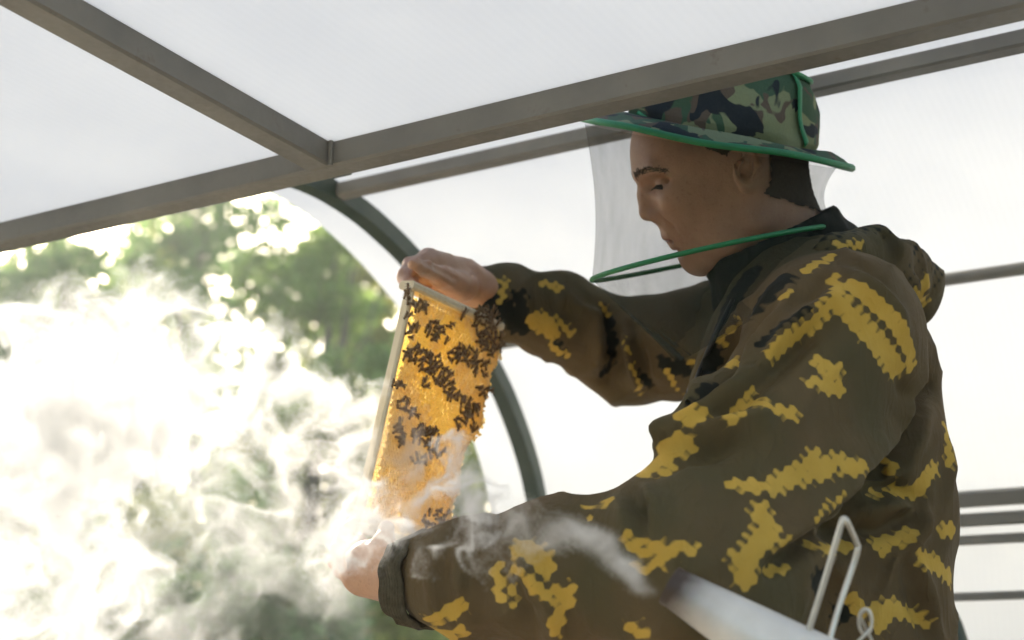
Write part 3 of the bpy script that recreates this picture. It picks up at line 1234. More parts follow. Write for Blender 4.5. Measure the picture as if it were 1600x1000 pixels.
def grad(fn, p, e=.002):
    p = f32(p)
    g_ = np.stack([fn(p + f32(v_)) - fn(p - f32(v_)) for v_ in ([e, 0, 0], [0, e, 0], [0, 0, e])], 1)
    return f32(g_ / (np.linalg.norm(g_, axis=1)[:, None] + 1e-9))
cr_n = [grad(jacket0, c_[0], .006) for c_ in cr3]


def crease_dist(p, pts, nr):
    """distance to the polyline measured along the cloth, not through it"""
    d = None
    for i in range(len(pts) - 1):
        ba = pts[i + 1] - pts[i]
        t = np.clip(((p - pts[i]) @ ba) / max(float(ba @ ba), 1e-9), 0, 1)
        q = p - (pts[i] + t[:, None] * ba)
        n_ = nr[i] + nr[i + 1]; n_ = n_ / np.linalg.norm(n_)
        k = q @ n_
        e = np.sqrt(np.maximum((q * q).sum(1) - .93 * k * k, 0))
        d = e if d is None else np.minimum(d, e)
    return d
cr_lo = [c_[0].min(0) - c_[1] * 4 for c_ in cr3]
cr_hi = [c_[0].max(0) + c_[1] * 4 for c_ in cr3]


def jacket(p):
    d = jacket0(p)
    near = np.abs(d) < .06
    if near.any():
        q = p[near]
        dd = np.zeros(len(q), np.float32)
        for (pts, w, h_), nr, l_, h2 in zip(cr3, cr_n, cr_lo, cr_hi):
            m = ((q > l_) & (q < h2)).all(1)
            if m.any():
                e = crease_dist(q[m], pts, nr)
                # fade the crease out towards its ends
                ends = np.minimum(np.linalg.norm(q[m] - pts[0], axis=1), np.linalg.norm(q[m] - pts[-1], axis=1))
                dd[m] += h_ * (.45 * np.exp(-(e / w) ** 2) + .75 * np.exp(-e / (w * .55))) * np.clip(.25 + ends / .05, 0, 1)
        # broad soft undulation and drag folds
        dd += .0035 * vnoise(q, 26, 1) + .0022 * vnoise(q * f32([1.0, 1, .55]), 62, 4)
        ridged = 1 - np.abs(vnoise(q @ f32([[.8, .2, .5], [0, 1, 0], [-.55, 0, .8]]) * f32([1, .6, .35]), 46, 9))
        dd += .0050 * (ridged ** 4 - .25)
        rid2 = 1 - np.abs(vnoise(q @ f32([[.6, .1, -.7], [0, 1, 0], [.75, 0, .6]]) * f32([1, .7, .3]), 88, 21))
        dd += .0012 * (rid2 ** 4 - .25) * (.5 + .5 * vnoise(q, 18, 6))
        d[near] = d[near] - dd
    return d


c0, c1 = box_of([WR_N + np.array([-.0, -.05, -.06]), EL_N - .1, WR_F - .04, EL_F + .1, [rx1.max(), Y0 + .22, ZT], [rx1.max(), Y0 - .25, ZB]], .035)
JV, JQ = surface(jacket, c0, c1, .0046)

# --- print: yellow patches seeded on the cloth
camo = [
    (Z4, [(445, 205), (400, 255), (350, 290), (310, 325)], 15), (Z4, [(460, 150), (462, 195)], 11), (Z4, [(470, 195), (520, 250), (565, 300), (605, 360)], 21),
    (Z4, [(505, 165), (560, 205), (612, 262), (640, 315), (640, 350)], 16), (Z4, [(500, 165), (540, 178)], 10), (Z4, [(430, 345), (465, 365), (445, 385)], 15), (Z4, [(410, 388), (470, 405)], 13),
    (Z4, [(205, 482), (250, 445), (290, 438), (350, 462)], 13), (Z4, [(260, 420), (240, 465)], 10), (Z4, [(330, 450), (360, 468)], 12),
    (Z4, [(12, 600), (60, 560), (105, 530)], 22), (Z4, [(50, 605), (70, 590)], 12), (Z4, [(218, 630), (270, 635)], 13),
    (Z4, [(318, 640), (350, 615), (385, 605), (412, 565), (430, 600), (470, 570), (490, 592), (528, 588)], 17), (Z4, [(350, 625), (440, 600)], 16), (Z4, [(410, 560), (412, 590)], 12),
    (Z4, [(290, 695), (302, 740), (268, 790), (248, 850)], 22), (Z4, [(220, 805), (260, 790)], 12), (Z4, [(300, 772), (348, 765)], 10),
    (Z4, [(5, 770), (60, 780), (122, 780)], 11), (Z4, [(40, 800), (60, 810)], 10), (Z4, [(300, 840), (335, 832)], 13), (Z4, [(422, 712), (450, 682), (484, 660)], 7),
    (Z4, [(395, 775), (440, 785), (490, 778)], 14), (Z4, [(578, 580), (598, 595)], 11), (Z4, [(600, 650), (655, 645), (700, 595)], 14), (Z4, [(555, 655), (560, 660)], 8),
    (Z4, [(565, 768), (600, 760), (640, 752)], 15), (Z4, [(580, 790), (575, 770)], 11), (Z4, [(728, 500), (735, 580)], 11), (Z4, [(720, 745), (738, 738)], 13),
    (Z4, [(668, 806), (700, 820), (735, 855)], 15), (Z4, [(498, 900), (520, 925)], 13), (Z4, [(555, 935), (600, 922), (640, 942), (680, 955)], 15), (Z4, [(565, 965), (590, 935)], 14),
    (Z4, [(395, 122), (445, 92)], 10), (Z4, [(430, 66), (540, 68)], 6), (Z4, [(335, 186), (350, 172)], 7), (Z4, [(220, 340), (228, 348)], 13), (Z4, [(188, 298), (235, 240)], 7), (Z4, [(100, 462), (145, 470)], 15),
    (Z3, [(1150, 275), (1235, 248)], 14), (Z3, [(1165, 290), (1168, 305)], 10), (Z3, [(905, 425), (960, 450), (995, 490)], 36), (Z3, [(815, 505), (828, 620)], 20), (Z3, [(862, 540), (885, 645)], 10),
    (Z3, [(885, 515), (945, 580), (1015, 612), (1090, 585)], 20), (Z3, [(1090, 600), (1050, 680), (1030, 755)], 24), (Z3, [(545, 702), (600, 690), (645, 655), (680, 652)], 18),
    (Z3, [(625, 765), (680, 745)], 20), (Z3, [(550, 735), (600, 745)], 12), (Z3, [(1300, 385), (1345, 425), (1400, 432), (1480, 430), (1550, 425)], 19), (Z3, [(1430, 450), (1445, 485)], 14),
    (Z3, [(1320, 725), (1380, 742)], 19), (Z3, [(1340, 492), (1400, 500)], 13),
    (Z8, [(140, 130), (150, 180)], 20), (Z8, [(165, 160), (210, 168)], 14), (Z8, [(262, 175), (240, 265)], 13), (Z8, [(435, 180), (510, 205)], 13), (Z8, [(405, 355), (450, 380), (470, 410)], 36),
    (Z8, [(500, 350), (535, 385), (570, 420)], 12), (Z8, [(700, 270), (740, 320)], 7), (Z8, [(800, 420), (825, 500)], 8), (Z8, [(840, 560), (880, 650), (882, 700)], 10), (Z8, [(1000, 585), (1065, 685)], 11),
    (Z8, [(1110, 540), (1130, 545)], 11), (Z8, [(1110, 770), (1130, 800)], 34), (Z8, [(1240, 470), (1270, 450)], 12), (Z8, [(480, 480), (545, 520)], 14),
]
scl = {Z4: 1.516, Z3: 2.424, Z8: 2.942}
val = np.full(len(JV), -1.0, np.float32)
JVf = JV.astype(np.float32)
for (zf, poly, r), pts in zip(camo, trace_polys(jacket, [[zf(*a) for a in poly] for zf, poly, r in camo])):
    if len(pts) < 1:
        continue
    dep = np.linalg.norm(pts[0] - CAMO)
    rad = r / scl[zf] / FPX * dep * 1.3
    pts = f32(pts)
    m = ((JVf > pts.min(0) - .06) & (JVf < pts.max(0) + .06)).all(1)
    if m.any():
        val[m] = np.maximum(val[m], (rad - seg_dist(JVf[m], pts)) / .02)
# more of the same print where this view does not look
rg = np.random.default_rng(12)
back = np.where((JVf[:, 1] > Y0 + .03) & (JVf[:, 0] > EL_F[0] + .10))[0]
for i in rg.choice(back, 46):
    a = JVf[i]; b = a + f32(rg.normal(0, .035, 3)); c_ = b + f32(rg.normal(0, .03, 3))
    val = np.maximum(val, (rg.uniform(.009, .017) - seg_dist(JVf, [a, b, c_])) / .02)
val = np.clip(val, -1, 1.5)
# dark third colour of the print, with some shading painted into it
dark = np.full(len(JV), -1.0, np.float32)
for zf, poly, r in [(Z8, [(150, 230), (260, 320), (330, 380)], 60), (Z8, [(330, 250), (340, 330)], 40), (Z8, [(740, 360), (745, 480), (720, 590)], 34), (Z8, [(1000, 560), (1080, 580)], 45), (Z8, [(860, 600), (930, 640)], 26),
                    (Z4, [(250, 150), (200, 240), (150, 330)], 46), (Z4, [(330, 150), (280, 200)], 36), (Z4, [(290, 300), (350, 240), (390, 210)], 16), (Z4, [(165, 400), (120, 470)], 22), (Z4, [(470, 180), (600, 330)], 5),
                    (Z8, [(480, 440), (540, 520)], 22), (Z4, [(420, 860), (480, 930)], 30), (Z4, [(600, 60), (620, 120)], 20)]:
    pts = [p_ for p_ in trace_many(jacket, [zf(*a) for a in poly]) if p_ is not None]
    if len(pts) < 1:
        continue
    rad = r / scl[zf] / FPX * np.linalg.norm(pts[0] - CAMO)
    dark = np.maximum(dark, (rad - seg_dist(JVf, f32(pts))) / .02)
dark = np.clip(dark, -1, 1.5)


def camo_mat(name, use_attr=True):
    M = Mat(name)
    co = M.coord()
    wob = M.n('ShaderNodeVectorMath', operation='ADD')
    nz = M.n('ShaderNodeTexNoise'); nz.inputs['Scale'].default_value = 22; nz.inputs['Detail'].default_value = 2
    M.l(co, nz.inputs['Vector'])
    sc_ = M.n('ShaderNodeVectorMath', operation='SCALE'); sc_.inputs['Scale'].default_value = .012
    M.l(nz.outputs['Color'], sc_.inputs[0]); M.l(co, wob.inputs[0]); M.l(sc_.outputs[0], wob.inputs[1])

    def tri(vec, period):
        dp = M.n('ShaderNodeVectorMath', operation='DOT_PRODUCT')
        M.l(wob.outputs[0], dp.inputs[0]); dp.inputs[1].default_value = vec
        return M.math('SUBTRACT', M.math('PINGPONG', dp.outputs['Value'], period), period * .5)
    z1 = tri((.72, .25, .68), .0056)
    z2 = tri((.70, .25, -.70), .0056)
    zig = M.math('MULTIPLY', M.math('ADD', z1, z2), 46)      # -.. .. saw-tooth edge
    lump = M.math('MULTIPLY', M.math('SUBTRACT', M.noise(46, 1), .5), .45)
    edge = M.math('ADD', zig, lump)
    a1 = M.n('ShaderNodeAttribute', attribute_name='camo').outputs['Fac']
    a2 = M.n('ShaderNodeAttribute', attribute_name='dark').outputs['Fac']
    yel = M.ramp(M.math('ADD', M.math('MULTIPLY', M.math('ADD', a1, edge), 6.0), .5), [(.0, 0.0), (1.0, 1.0)])
    drk = M.ramp(M.math('ADD', M.math('MULTIPLY', M.math('ADD', a2, edge), 5.0), .5), [(.0, 0.0), (1.0, 1.0)])
    fab = M.noise(16, 5)
    g0 = M.ramp(fab, [(.3, (.098, .066, .030)), (.7, (.128, .088, .043))])
    g0 = M.mix(M.ramp(M.noise(5, 3), [(.42, 0.0), (.62, 1.0)]), g0, (.084, .068, .032))
    c = M.mix(drk, g0, (.014, .015, .010))
    c = M.mix(yel, c, M.ramp(fab, [(.3, (.46, .285, .045)), (.7, (.57, .37, .075))]))
    # weave
    w1 = M.n('ShaderNodeTexWave'); w1.inputs['Scale'].default_value = 380; M.l(co, w1.inputs[0])
    w1.bands_direction = 'Z'
    M.base(c, .8, 0, .14)
    mpw = M.n('ShaderNodeMapping'); mpw.inputs['Rotation'].default_value = (0, .75, 0); mpw.inputs['Scale'].default_value = (1, .8, .38); M.l(co, mpw.inputs[0])
    wr = M.noise(30, 3, .5, vec=mpw.outputs[0], dist=1.2)
    wr = M.math('POWER', M.math('SUBTRACT', 1.0, M.math('MULTIPLY', M.math('ABSOLUTE', M.math('SUBTRACT', wr, .5)), 2.4)), 5.0)
    h = M.math('ADD', M.math('MULTIPLY', M.noise(30, 3, .5, dist=.6), .6), M.math('MULTIPLY', w1.outputs['Fac'], .03))
    h = M.math('ADD', h, M.math('MULTIPLY', wr, .16))
    M.bump(h, .6, .008)
    return M.m
CAMOM = camo_mat('jacket_cloth')

jk = mesh_np('jacket', JV, JQ, CAMOM, person, True, {'camo': val, 'dark': dark})

# elastic cuff of the near sleeve
M = Mat('ribbed_knit')
M.base(M.ramp(M.noise(120, 4), [(.3, (.075, .062, .038)), (.7, (.15, .125, .08))]), .9, 0, .2)
M.bump(M.noise(500, 2), .4, .001)
KNIT = M.m
def cuff(center, axis, r0, r1, ln, nrib, parent):
    ax = axis / np.linalg.norm(axis)
    s = np.cross(ax, UP); s /= np.linalg.norm(s); u = np.cross(s, ax)
    m = MB(); N = 96
    rings = []
    rg = np.random.default_rng(4)
    for j in range(nrib * 4 + 1):
        t = j / (nrib * 4)
        rr = r0 + (r1 - r0) * t + .0022 * math.cos(j * math.pi / 2) + (.004 if .1 < t < .9 else 0)
        ring = []
        for k in range(N):
            an = 2 * math.pi * k / N
            rk = rr * (1 + .035 * math.sin(5 * an + t * 2) + .02 * math.sin(11 * an + 1.3))
            ring.append(center + ax * (ln * t + .0015 * math.sin(7 * an)) + (s * math.cos(an) + u * math.sin(an)) * rk)
        rings.append(ring)
    m.loft(rings)
    return m.build('cuff', KNIT, parent, smooth=True)
axn = WR_N - EL_N
cuff(WR_N - axn / np.linalg.norm(axn) * .022, axn, .0480, .0385, .036, 9, jk)

# --- collar, hood, zip
def collar_sdf(p):
    # stand collar: a leaning open-topped shell round the neck
    a = H(1236, 440, .0); b = H(1204, 372, 0)
    ax = (b - a) / np.linalg.norm(b - a)
    q = p - f32(a)
    t = q @ f32(ax)
    rad = np.linalg.norm(q - t[:, None] * f32(ax), axis=1)
    R = .092 - .10 * t + .006 * vnoise(p, 70, 3)
    d = np.abs(rad - R) - .006
    return smax(d, np.abs(t - .010) - .055, .012)

q = np.array([H(x, y, z) for x in (1080, 1380) for y in (330, 500) for z in (-.14, .14)])
CV, CQ = surface(collar_sdf, q.min(0) - .02, q.max(0) + .02, .004)
mesh_np('collar', CV, CQ, CAMOM, jk, True, {'camo': np.full(len(CV), -1.0), 'dark': np.full(len(CV), .9) + .5 * vnoise(CV, 60, 1)})


def hood_sdf(p):
    d = chain(p, [PY(1300, 398, 1.55), PY(1362, 402, 1.60), PY(1402, 428, 1.66), PY(1404, 432, 1.76)], [.020, .030, .034, .03], .02)
    d = smin(d, cone(p, PY(1345, 385, 1.60), PY(1383, 383, 1.62), .012, .008), .012)
    d = smin(d, cone(p, PY(1384, 382, 1.62), PY(1412, 440, 1.60), .009, .016), .014)
    lobe = chain(p, [PY(1392, 432, 1.72), PY(1428, 444, 1.70), PY(1440, 462, 1.70)], [.030, .026, .024], .02)
    lobe = smin(lobe, cone(p, PY(1448, 440, 1.70), PY(1438, 478, 1.70), .010, .012), .02)
    d = smin(d, lobe, .010)
    d = smin(d, chain(p, [PY(1330, 400, 1.80), PY(1400, 430, 1.82), PY(1432, 455, 1.78)], [.03, .035, .028], .02), .02)
    m = np.abs(d) < .05
    if m.any():
        q = p[m]
        cz = .006 * (1 - np.abs(vnoise(q * f32([1.2, .8, .6]), 62, 13))) ** 2 + .003 * vnoise(q, 80, 6)
        g1 = seg_dist(q, [PY(1384, 376, 1.58), PY(1408, 425, 1.56), PY(1432, 490, 1.56)])
        d[m] = d[m] - cz + .014 * np.exp(-(g1 / .010) ** 2)
    return d
q = np.array([PY(x, y, z) for x in (1270, 1480) for y in (350, 510) for z in (1.48, 1.88)])
GV, GQ = surface(hood_sdf, q.min(0) - .02, q.max(0) + .02, .0036)
GVf = GV.astype(np.float32)
hv = np.full(len(GV), -1.0, np.float32)
for poly, r in (([(1452, 438), (1446, 448)], .007), ([(1430, 458), (1446, 470)], .006), ([(1310, 384), (1345, 384)], .005)):
    pts = trace_many(hood_sdf, poly)
    pts = [a for a in pts if a is not None]
    if pts:
        hv = np.maximum(hv, (r - seg_dist(GVf, f32(pts))) / .02)
mesh_np('hood', GV, GQ, CAMOM, jk, True, {'camo': np.clip(hv, -1, 1), 'dark': .35 * vnoise(GVf, 40, 2) - .15})

# zip tape down the front edge, with its pull
ZIPM = simple('zip_tape', (.02, .02, .016), .6, var=.3, scale=80)
BRASS = simple('zip_metal', (.35, .3, .22), .35, 1.0, var=.2, scale=60)
zp = trace_many(jacket, ((1150, 470), (1120, 530), (1096, 585), (1080, 630)))
zp = [np.array(a) + np.array([-.004, -.004, 0]) for a in zp if a is not None]
edge_pts = [PY(1078, 606, 1.63), PY(1066, 640, 1.625), PY(1056, 672, 1.62)]
if len(zp) > 1:
    m = MB(); m.tube(catmull(zp + edge_pts, 4), .0028, 8)
    zo = m.build('zipper', ZIPM, jk, smooth=True)
    m = MB(); c_ = PY(1051, 664, 1.615)
    ringp = [c_ + np.array([.0032 * math.cos(a_), 0, .0042 * math.sin(a_)]) for a_ in np.linspace(0, 2 * math.pi, 14)[:-1]]
    m.tube(ringp, .001, 6, closed=True)
    m.beam(c_ + np.array([.003, 0, 0]), c_ + np.array([.014, 0, .003]), .004, .005, bev=.001)
    m.build('zip_pull', BRASS, jk, smooth=True)

# trousers and boots, below the picture
def legs(p):
    hx = (rx0[0] + rx1[0]) / 2
    d = None
    for s in (-1, 1):
        e = chain(p, [[hx, Y0 + s * .07, .95], [hx - .02, Y0 + s * .10, .5], [hx + .02, Y0 + s * .11, .09]], [.12, .09, .075], .03)
        d = e if d is None else smin(d, e, .05)
    d = smin(d, ellip(p, [hx, Y0, .92], [.17, .17, .12]), .05)
    return d - .004 * vnoise(p, 40, 3)
hx = (rx0[0] + rx1[0]) / 2
LV, LQ = surface(legs, [hx - .25, Y0 - .28, .02], [hx + .25, Y0 + .28, 1.06], .012)
LVf = LV.astype(np.float32)
mesh_np('trousers', LV, LQ, CAMOM, person, True, {'camo': vnoise(LVf, 24, 3) - .75, 'dark': np.full(len(LV), -1.0)})
BOOT = simple('boot_leather', (.03, .025, .02), .6, var=.3, scale=30, bump=.3)
for s in (-1, 1):
    def boot(p):
        d = cone(p, [hx + .02, Y0 + s * .11, .22], [hx + .02, Y0 + s * .11, .06], .062, .058)
        d = smin(d, cone(p, [hx + .01, Y0 + s * .11, .05], [hx - .17, Y0 + s * .125, .04], .052, .042), .04)
        return smax(d, .004 - p[:, 2], .01)
    OV, OQ = surface(boot, [hx - .27, Y0 + s * .11 - .1, -.02], [hx + .13, Y0 + s * .11 + .1, .30], .009)
    mesh_np('boot', OV, OQ, BOOT, person, True)
# ------------------------------------------------------------------ hat with veil
M = Mat('hat_cloth')
co = M.coord()
n1 = M.noise(12, 2, .45, dist=1.6)
mp = M.n('ShaderNodeMapping'); mp.inputs['Location'].default_value = (3.1, 1.7, .4); M.l(co, mp.inputs[0])
n2 = M.noise(11, 2, .45, vec=mp.outputs[0], dist=1.8)
mp2 = M.n('ShaderNodeMapping'); mp2.inputs['Location'].default_value = (-2.1, 5.7, 2.4); M.l(co, mp2.inputs[0])
n3 = M.noise(14, 2, .45, vec=mp2.outputs[0], dist=1.4)
c = M.mix(M.ramp(n1, [(.51, 0.0), (.525, 1.0)]), (.20, .21, .10), (.045, .085, .042))
c = M.mix(M.ramp(n2, [(.575, 0.0), (.59, 1.0)]), c, (.10, .066, .042))
c = M.mix(M.ramp(n3, [(.575, 0.0), (.59, 1.0)]), c, (.010, .013, .016))
c = M.mix(M.math('MULTIPLY', M.noise(300, 2), .25), c, (.05, .05, .03))
M.base(c, .8, 0, .2)
M.bump(M.math('ADD', M.noise(45, 4, .6, dist=.6), M.math('MULTIPLY', M.noise(700, 1), .15)), .5, .004)
HATM = M.m
TRIM = simple('green_binding', (.012, .17, .055), .6, var=.3, scale=90, bump=.2)


def veil_mat(name, col, alpha, thread):
    M = Mat(name)
    M.base(col, .8, 0, .2)
    tr = M.n('ShaderNodeBsdfTransparent')
    mx = M.n('ShaderNodeMixShader')
    mpv = M.n('ShaderNodeMapping'); mpv.inputs['Scale'].default_value = (1.6, 1.6, .16); M.l(M.coord(), mpv.inputs[0])
    uvn = M.noise(24, 4, .6, vec=mpv.outputs[0])
    a = M.math('ADD', alpha, M.math('MULTIPLY', M.math('SUBTRACT', uvn, .5), alpha * .8))
    M.l(a, mx.inputs[0]); M.l(tr.outputs[0], mx.inputs[1]); M.l(M.b.outputs[0], mx.inputs[2])
    M.l(mx.outputs[0], M.out.inputs[0])
    return M.m
NET = veil_mat('veil_net', (.035, .036, .022), .27, 0)
NETD = veil_mat('veil_skirt_net', (.018, .026, .015), .34, 0)

hat = empty('hat', H(1120, 220), person)


def hring(front, back, near, far, n=96):
    """closed ring through four head points (front, near side, back, far side)"""
    f_, b_, n_, a_ = (np.asarray(q, float) for q in (front, back, near, far))
    c_ = (f_ + b_) / 2
    X_ = (f_ - b_) / 2
    out = []
    for k in range(n):
        an = 2 * math.pi * k / n
        s = math.sin(an)
        side = (n_ - c_) if s > 0 else (a_ - c_)
        out.append(c_ + X_ * math.cos(an) + side * abs(s))
    return out


def wav(ring, amp, fr_, ph=0.0, axis=None):
    out = []
    n = len(ring)
    ax = HR[:, 2] if axis is None else axis
    for k, q in enumerate(ring):
        an = 2 * math.pi * k / n
        out.append(q + ax * amp * (math.sin(fr_ * an + ph) + .5 * math.sin(2 * fr_ * an + 1.7 * ph + 1)))
    return out

# brim outer edge, and the sweatband line where brim meets crown
edge = hring(H(910, 187), H(1331, 262), H(1120, 221, -.150), H(1120, 212, .150))
edge = wav(edge, .0022, 3, .6)
band = hring(H(984, 176), H(1273, 236), H(1128, 207, -.094), H(1128, 206, .094))
midr = [a * .5 + b * .5 + HR[:, 2] * (.006 + .002 * math.sin(5 * k / 96 * 6.28)) for k, (a, b) in enumerate(zip(edge, band))]
q3 = [a * .8 + b * .2 + HR[:, 2] * (.003 + .002 * math.sin(7 * k / 96 * 6.28)) for k, (a, b) in enumerate(zip(edge, band))]
dn = -HR[:, 2] * .0028
top_r = [band, midr, q3, edge]
bot_r = [[q + dn for q in edge], [q + dn for q in q3], [q + dn for q in midr], [q + dn for q in band]]
MB().loft(top_r + bot_r + [band]).build('brim', HATM, hat, smooth=True)
MB().tube([q - HR[:, 2] * .0012 for q in edge], .0042, 8, closed=True).build('brim_binding', TRIM, hat, smooth=True)
# stitch rows on the brim
# crown: rings rising to the flat oval tip
cr_prof = [(0.0, 1.0, 0), (.10, 1.035, .001), (.28, 1.03, .003), (.55, 1.00, .004), (.80, .95, .003), (.93, .88, .001), (1.0, .76, 0)]
bc = sum(band) / len(band)
crown_up = (H(1150, 92) - H(1138, 206))
rings = []
for t, s, a in cr_prof:
    ring = []
    for k, q in enumerate(band):
        an = 2 * math.pi * k / 96
        rr = (q - bc) * (s + a * 6 * math.sin(4 * an + 3 * t) + .015 * math.sin(9 * an + 6 * t) * (1 - t))
        ring.append(bc + rr + crown_up * t + HR[:, 2] * .004 * math.sin(3 * an + 2) * t)
    rings.append(ring)
ctip = bc + crown_up * 1.05
for s in (.6, .3, .03):
    rings.append([ctip + (q - bc) * s * .76 - crown_up * .05 * s for q in band])
dense = []
for i in range(len(rings) - 1):
    for k in range(4):
        dense.append([a * (1 - k / 4) + b * k / 4 for a, b in zip(rings[i], rings[i + 1])])
dense.append(rings[-1])
# pinch folds in the crown cloth
fold_c = [(20, .30, .006), (30, .45, .005), (38, .25, .006), (12, .5, .005), (46, .4, .005)]
out_r = []
for i, ring in enumerate(dense):
    t = i / (len(dense) - 1)
    rr = []
    for k, q in enumerate(ring):
        o_ = 0
        for kc, tc, am in fold_c:
            o_ -= am * math.exp(-(((k - kc - 14 * (t - tc)) / 3.2) ** 2)) * math.exp(-(((t - tc) / .22) ** 2))
        dv = q - bc; dv = dv / (np.linalg.norm(dv) + 1e-9)
        rr.append(q + dv * o_)
    out_r.append(rr)
MB().loft(out_r, True, False, True).build('crown', HATM, hat, smooth=True)
# green piping: the back seam and the top seam of the crown
ks = [44, 43, 42, 41]
seam = []
for i in range(3, len(out_r) - 6):
    t = i / len(out_r)
    kf = 41 - 3.5 * math.sin(t * 2.2); k = int(kf); fk = kf - k
    q = out_r[i][k] * (1 - fk) + out_r[i][k + 1] * fk; dv = (q - bc) / np.linalg.norm(q - bc)
    seam.append(q + dv * .0006)
m = MB()
wv_ = []
for i, q in enumerate(seam):
    t_ = seam[min(i + 1, len(seam) - 1)] - seam[max(i - 1, 0)]; t_ = t_ / np.linalg.norm(t_)
    dv = (q - bc) / np.linalg.norm(q - bc)
    s_ = np.cross(t_, dv); s_ /= np.linalg.norm(s_)
    hw = .0105
    wv_.append([q + s_ * hw + dv * .0005, q + dv * .0014, q - s_ * hw + dv * .0005, q - dv * .002])
m.loft(wv_, True, True, True)
m.build('crown_piping', TRIM, hat, smooth=True)
MB().tube([q + HR[:, 2] * .002 + (q - bc) / np.linalg.norm(q - bc) * .002 for q in out_r[20]], .0032, 8, closed=True).build('crown_seam', TRIM, hat, smooth=True)
# strap tab at the front of the band
m = MB(); a = H(1000, 172, -.045); b = H(1018, 183, -.06)
m.beam(a, b, .012, .003, up=HR[:, 1], bev=.001)
m.build('strap_loop', TRIM, hat)

# veil: from the brim edge to the hoop
NV_ = 160
edge2 = hring(H(914, 194), H(1306, 262), H(1115, 232, -.142), H(1115, 220, .142), NV_)
hoop = hring(H(926, 438), H(1309, 355), H(1112, 386, -.150), H(1116, 404, .150), NV_)
rings = []
for j in range(25):
    t = j / 24
    ring = []
    for k in range(NV_):
        an = 2 * math.pi * k / NV_
        q = edge2[k] * (1 - t) + hoop[k] * t
        cc_ = (edge2[0] + edge2[NV_ // 2]) / 2 * (1 - t) + (hoop[0] + hoop[NV_ // 2]) / 2 * t
        dv = q - cc_
        pinch = 1 - .06 * math.sin(math.pi * t) * (1 + .8 * math.cos(an - math.pi) ** 3 * (math.cos(an) < 0))
        fold = .030 * math.sin(math.pi * min(1, t * 1.0)) * (math.sin(17 * an + 2.2 * t) * .5 + math.sin(29 * an - 3 * t + 1) * .35) * .35
        ring.append(cc_ + dv * (pinch + fold))
    rings.append(ring)
MB().loft(rings).build('veil', NET, hat, smooth=True)
# hoop
MB().tube(hoop, .0032, 8, closed=True).build('veil_hoop', TRIM, hat, smooth=True)
# skirt of the veil, from the hoop to where it is tucked on the shoulders
low = []
for k in range(NV_):
    an = 2 * math.pi * k / NV_
    low.append(None)
lowring = hring(PY(1068, 560, 1.60), PY(1345, 392, 1.66), PY(1190, 490, 1.45), PY(1140, 470, 1.86), NV_)
rings = []
for j in range(19):
    t = j / 18
    ring = []
    for k in range(NV_):
        an = 2 * math.pi * k / NV_
        q = hoop[k] * (1 - t) + lowring[k] * t
        cc_ = sum((hoop[0], hoop[NV_ // 2])) / 2 * (1 - t) + sum((lowring[0], lowring[NV_ // 2])) / 2 * t
        dv = q - cc_
        pinch = 1 - .10 * math.sin(math.pi * t)
        fold = (.05 * t) * (math.sin(23 * an + 3 * t) * .5 + math.sin(41 * an - 2 * t + 1) * .4)
        ring.append(cc_ + dv * (pinch + fold) - UP * .02 * math.sin(math.pi * t))
    rings.append(ring)
MB().loft(rings).build('veil_skirt', NETD, hat, smooth=True)
# ------------------------------------------------------------------ honeycomb frame
WOOD = None
M = Mat('frame_wood')
mp = M.n('ShaderNodeMapping'); mp.inputs['Scale'].default_value = (30, 30, 4); M.l(M.coord(), mp.inputs[0])
c = M.ramp(M.noise(3, 6, .6, vec=mp.outputs[0]), [(.3, (.70, .57, .36)), (.55, (.78, .67, .46)), (.75, (.55, .40, .20))])
M.base(c, .6); M.bump(M.noise(8, 4, vec=mp.outputs[0]), .2, .002)
WOOD = M.m
M = Mat('beeswax')
hz = M.n('ShaderNodeAttribute', attribute_name='honey').outputs['Fac']
c = M.mix(hz, (.88, .70, .34), (.95, .72, .19))
c = M.mix(M.math('MULTIPLY', M.ramp(M.noise(28, 4), [(.5, 0.0), (.8, 1.0)]), .35), c, (.72, .50, .19))
M.base(c, M.ramp(M.noise(60, 3), [(.3, .32), (.7, .55)]), 0, .5)
M.translucent(.34, M.mix(hz, (.90, .74, .38), (.96, .74, .20)))
WAX = M.m

cf = empty('honeycomb_frame', fr(CW / 2, CH_, 0))
tag(cf, 'wooden frame of golden honeycomb held upright between the beekeeper\'s two hands', 'honeycomb')
BT = .011
# bars: end bar on top under the hand, long bar on the left, end bar at the bottom
MB().beam(fr(-.004, BT * .5), fr(CW + .004, BT * .5), .026, BT, up=-ez).build('end_bar', WOOD, cf)
MB().beam(fr(BT * .35, BT + .001), fr(BT * .35, CH_ - BT - .001), .015, BT * .7, up=ex).build('long_bar', WOOD, cf)
MB().beam(fr(-.004, CH_ - BT * .5), fr(CW - .01, CH_ - BT * .5), .026, BT, up=-ez).build('end_bar', WOOD, cf)
# the comb itself: hexagonal cells, open or capped
CS = .0054
rg = np.random.default_rng(5)
u0, u1, v0, v1 = BT * .7 + .001, CW, BT + .001, CH_ - BT - .001


def right_edge(v):
    t = v / CH_
    st = min(1, max(0, (t - .49) / .09)); st = st * st * (3 - 2 * st)
    top_ = min(1, max(0, (t - .02) / .12))
    return CW - .008 + .014 * math.sqrt(top_) - .020 * st - .004 * t + .0030 * math.sin(v * 62) + .0022 * math.sin(v * 141 + 1)

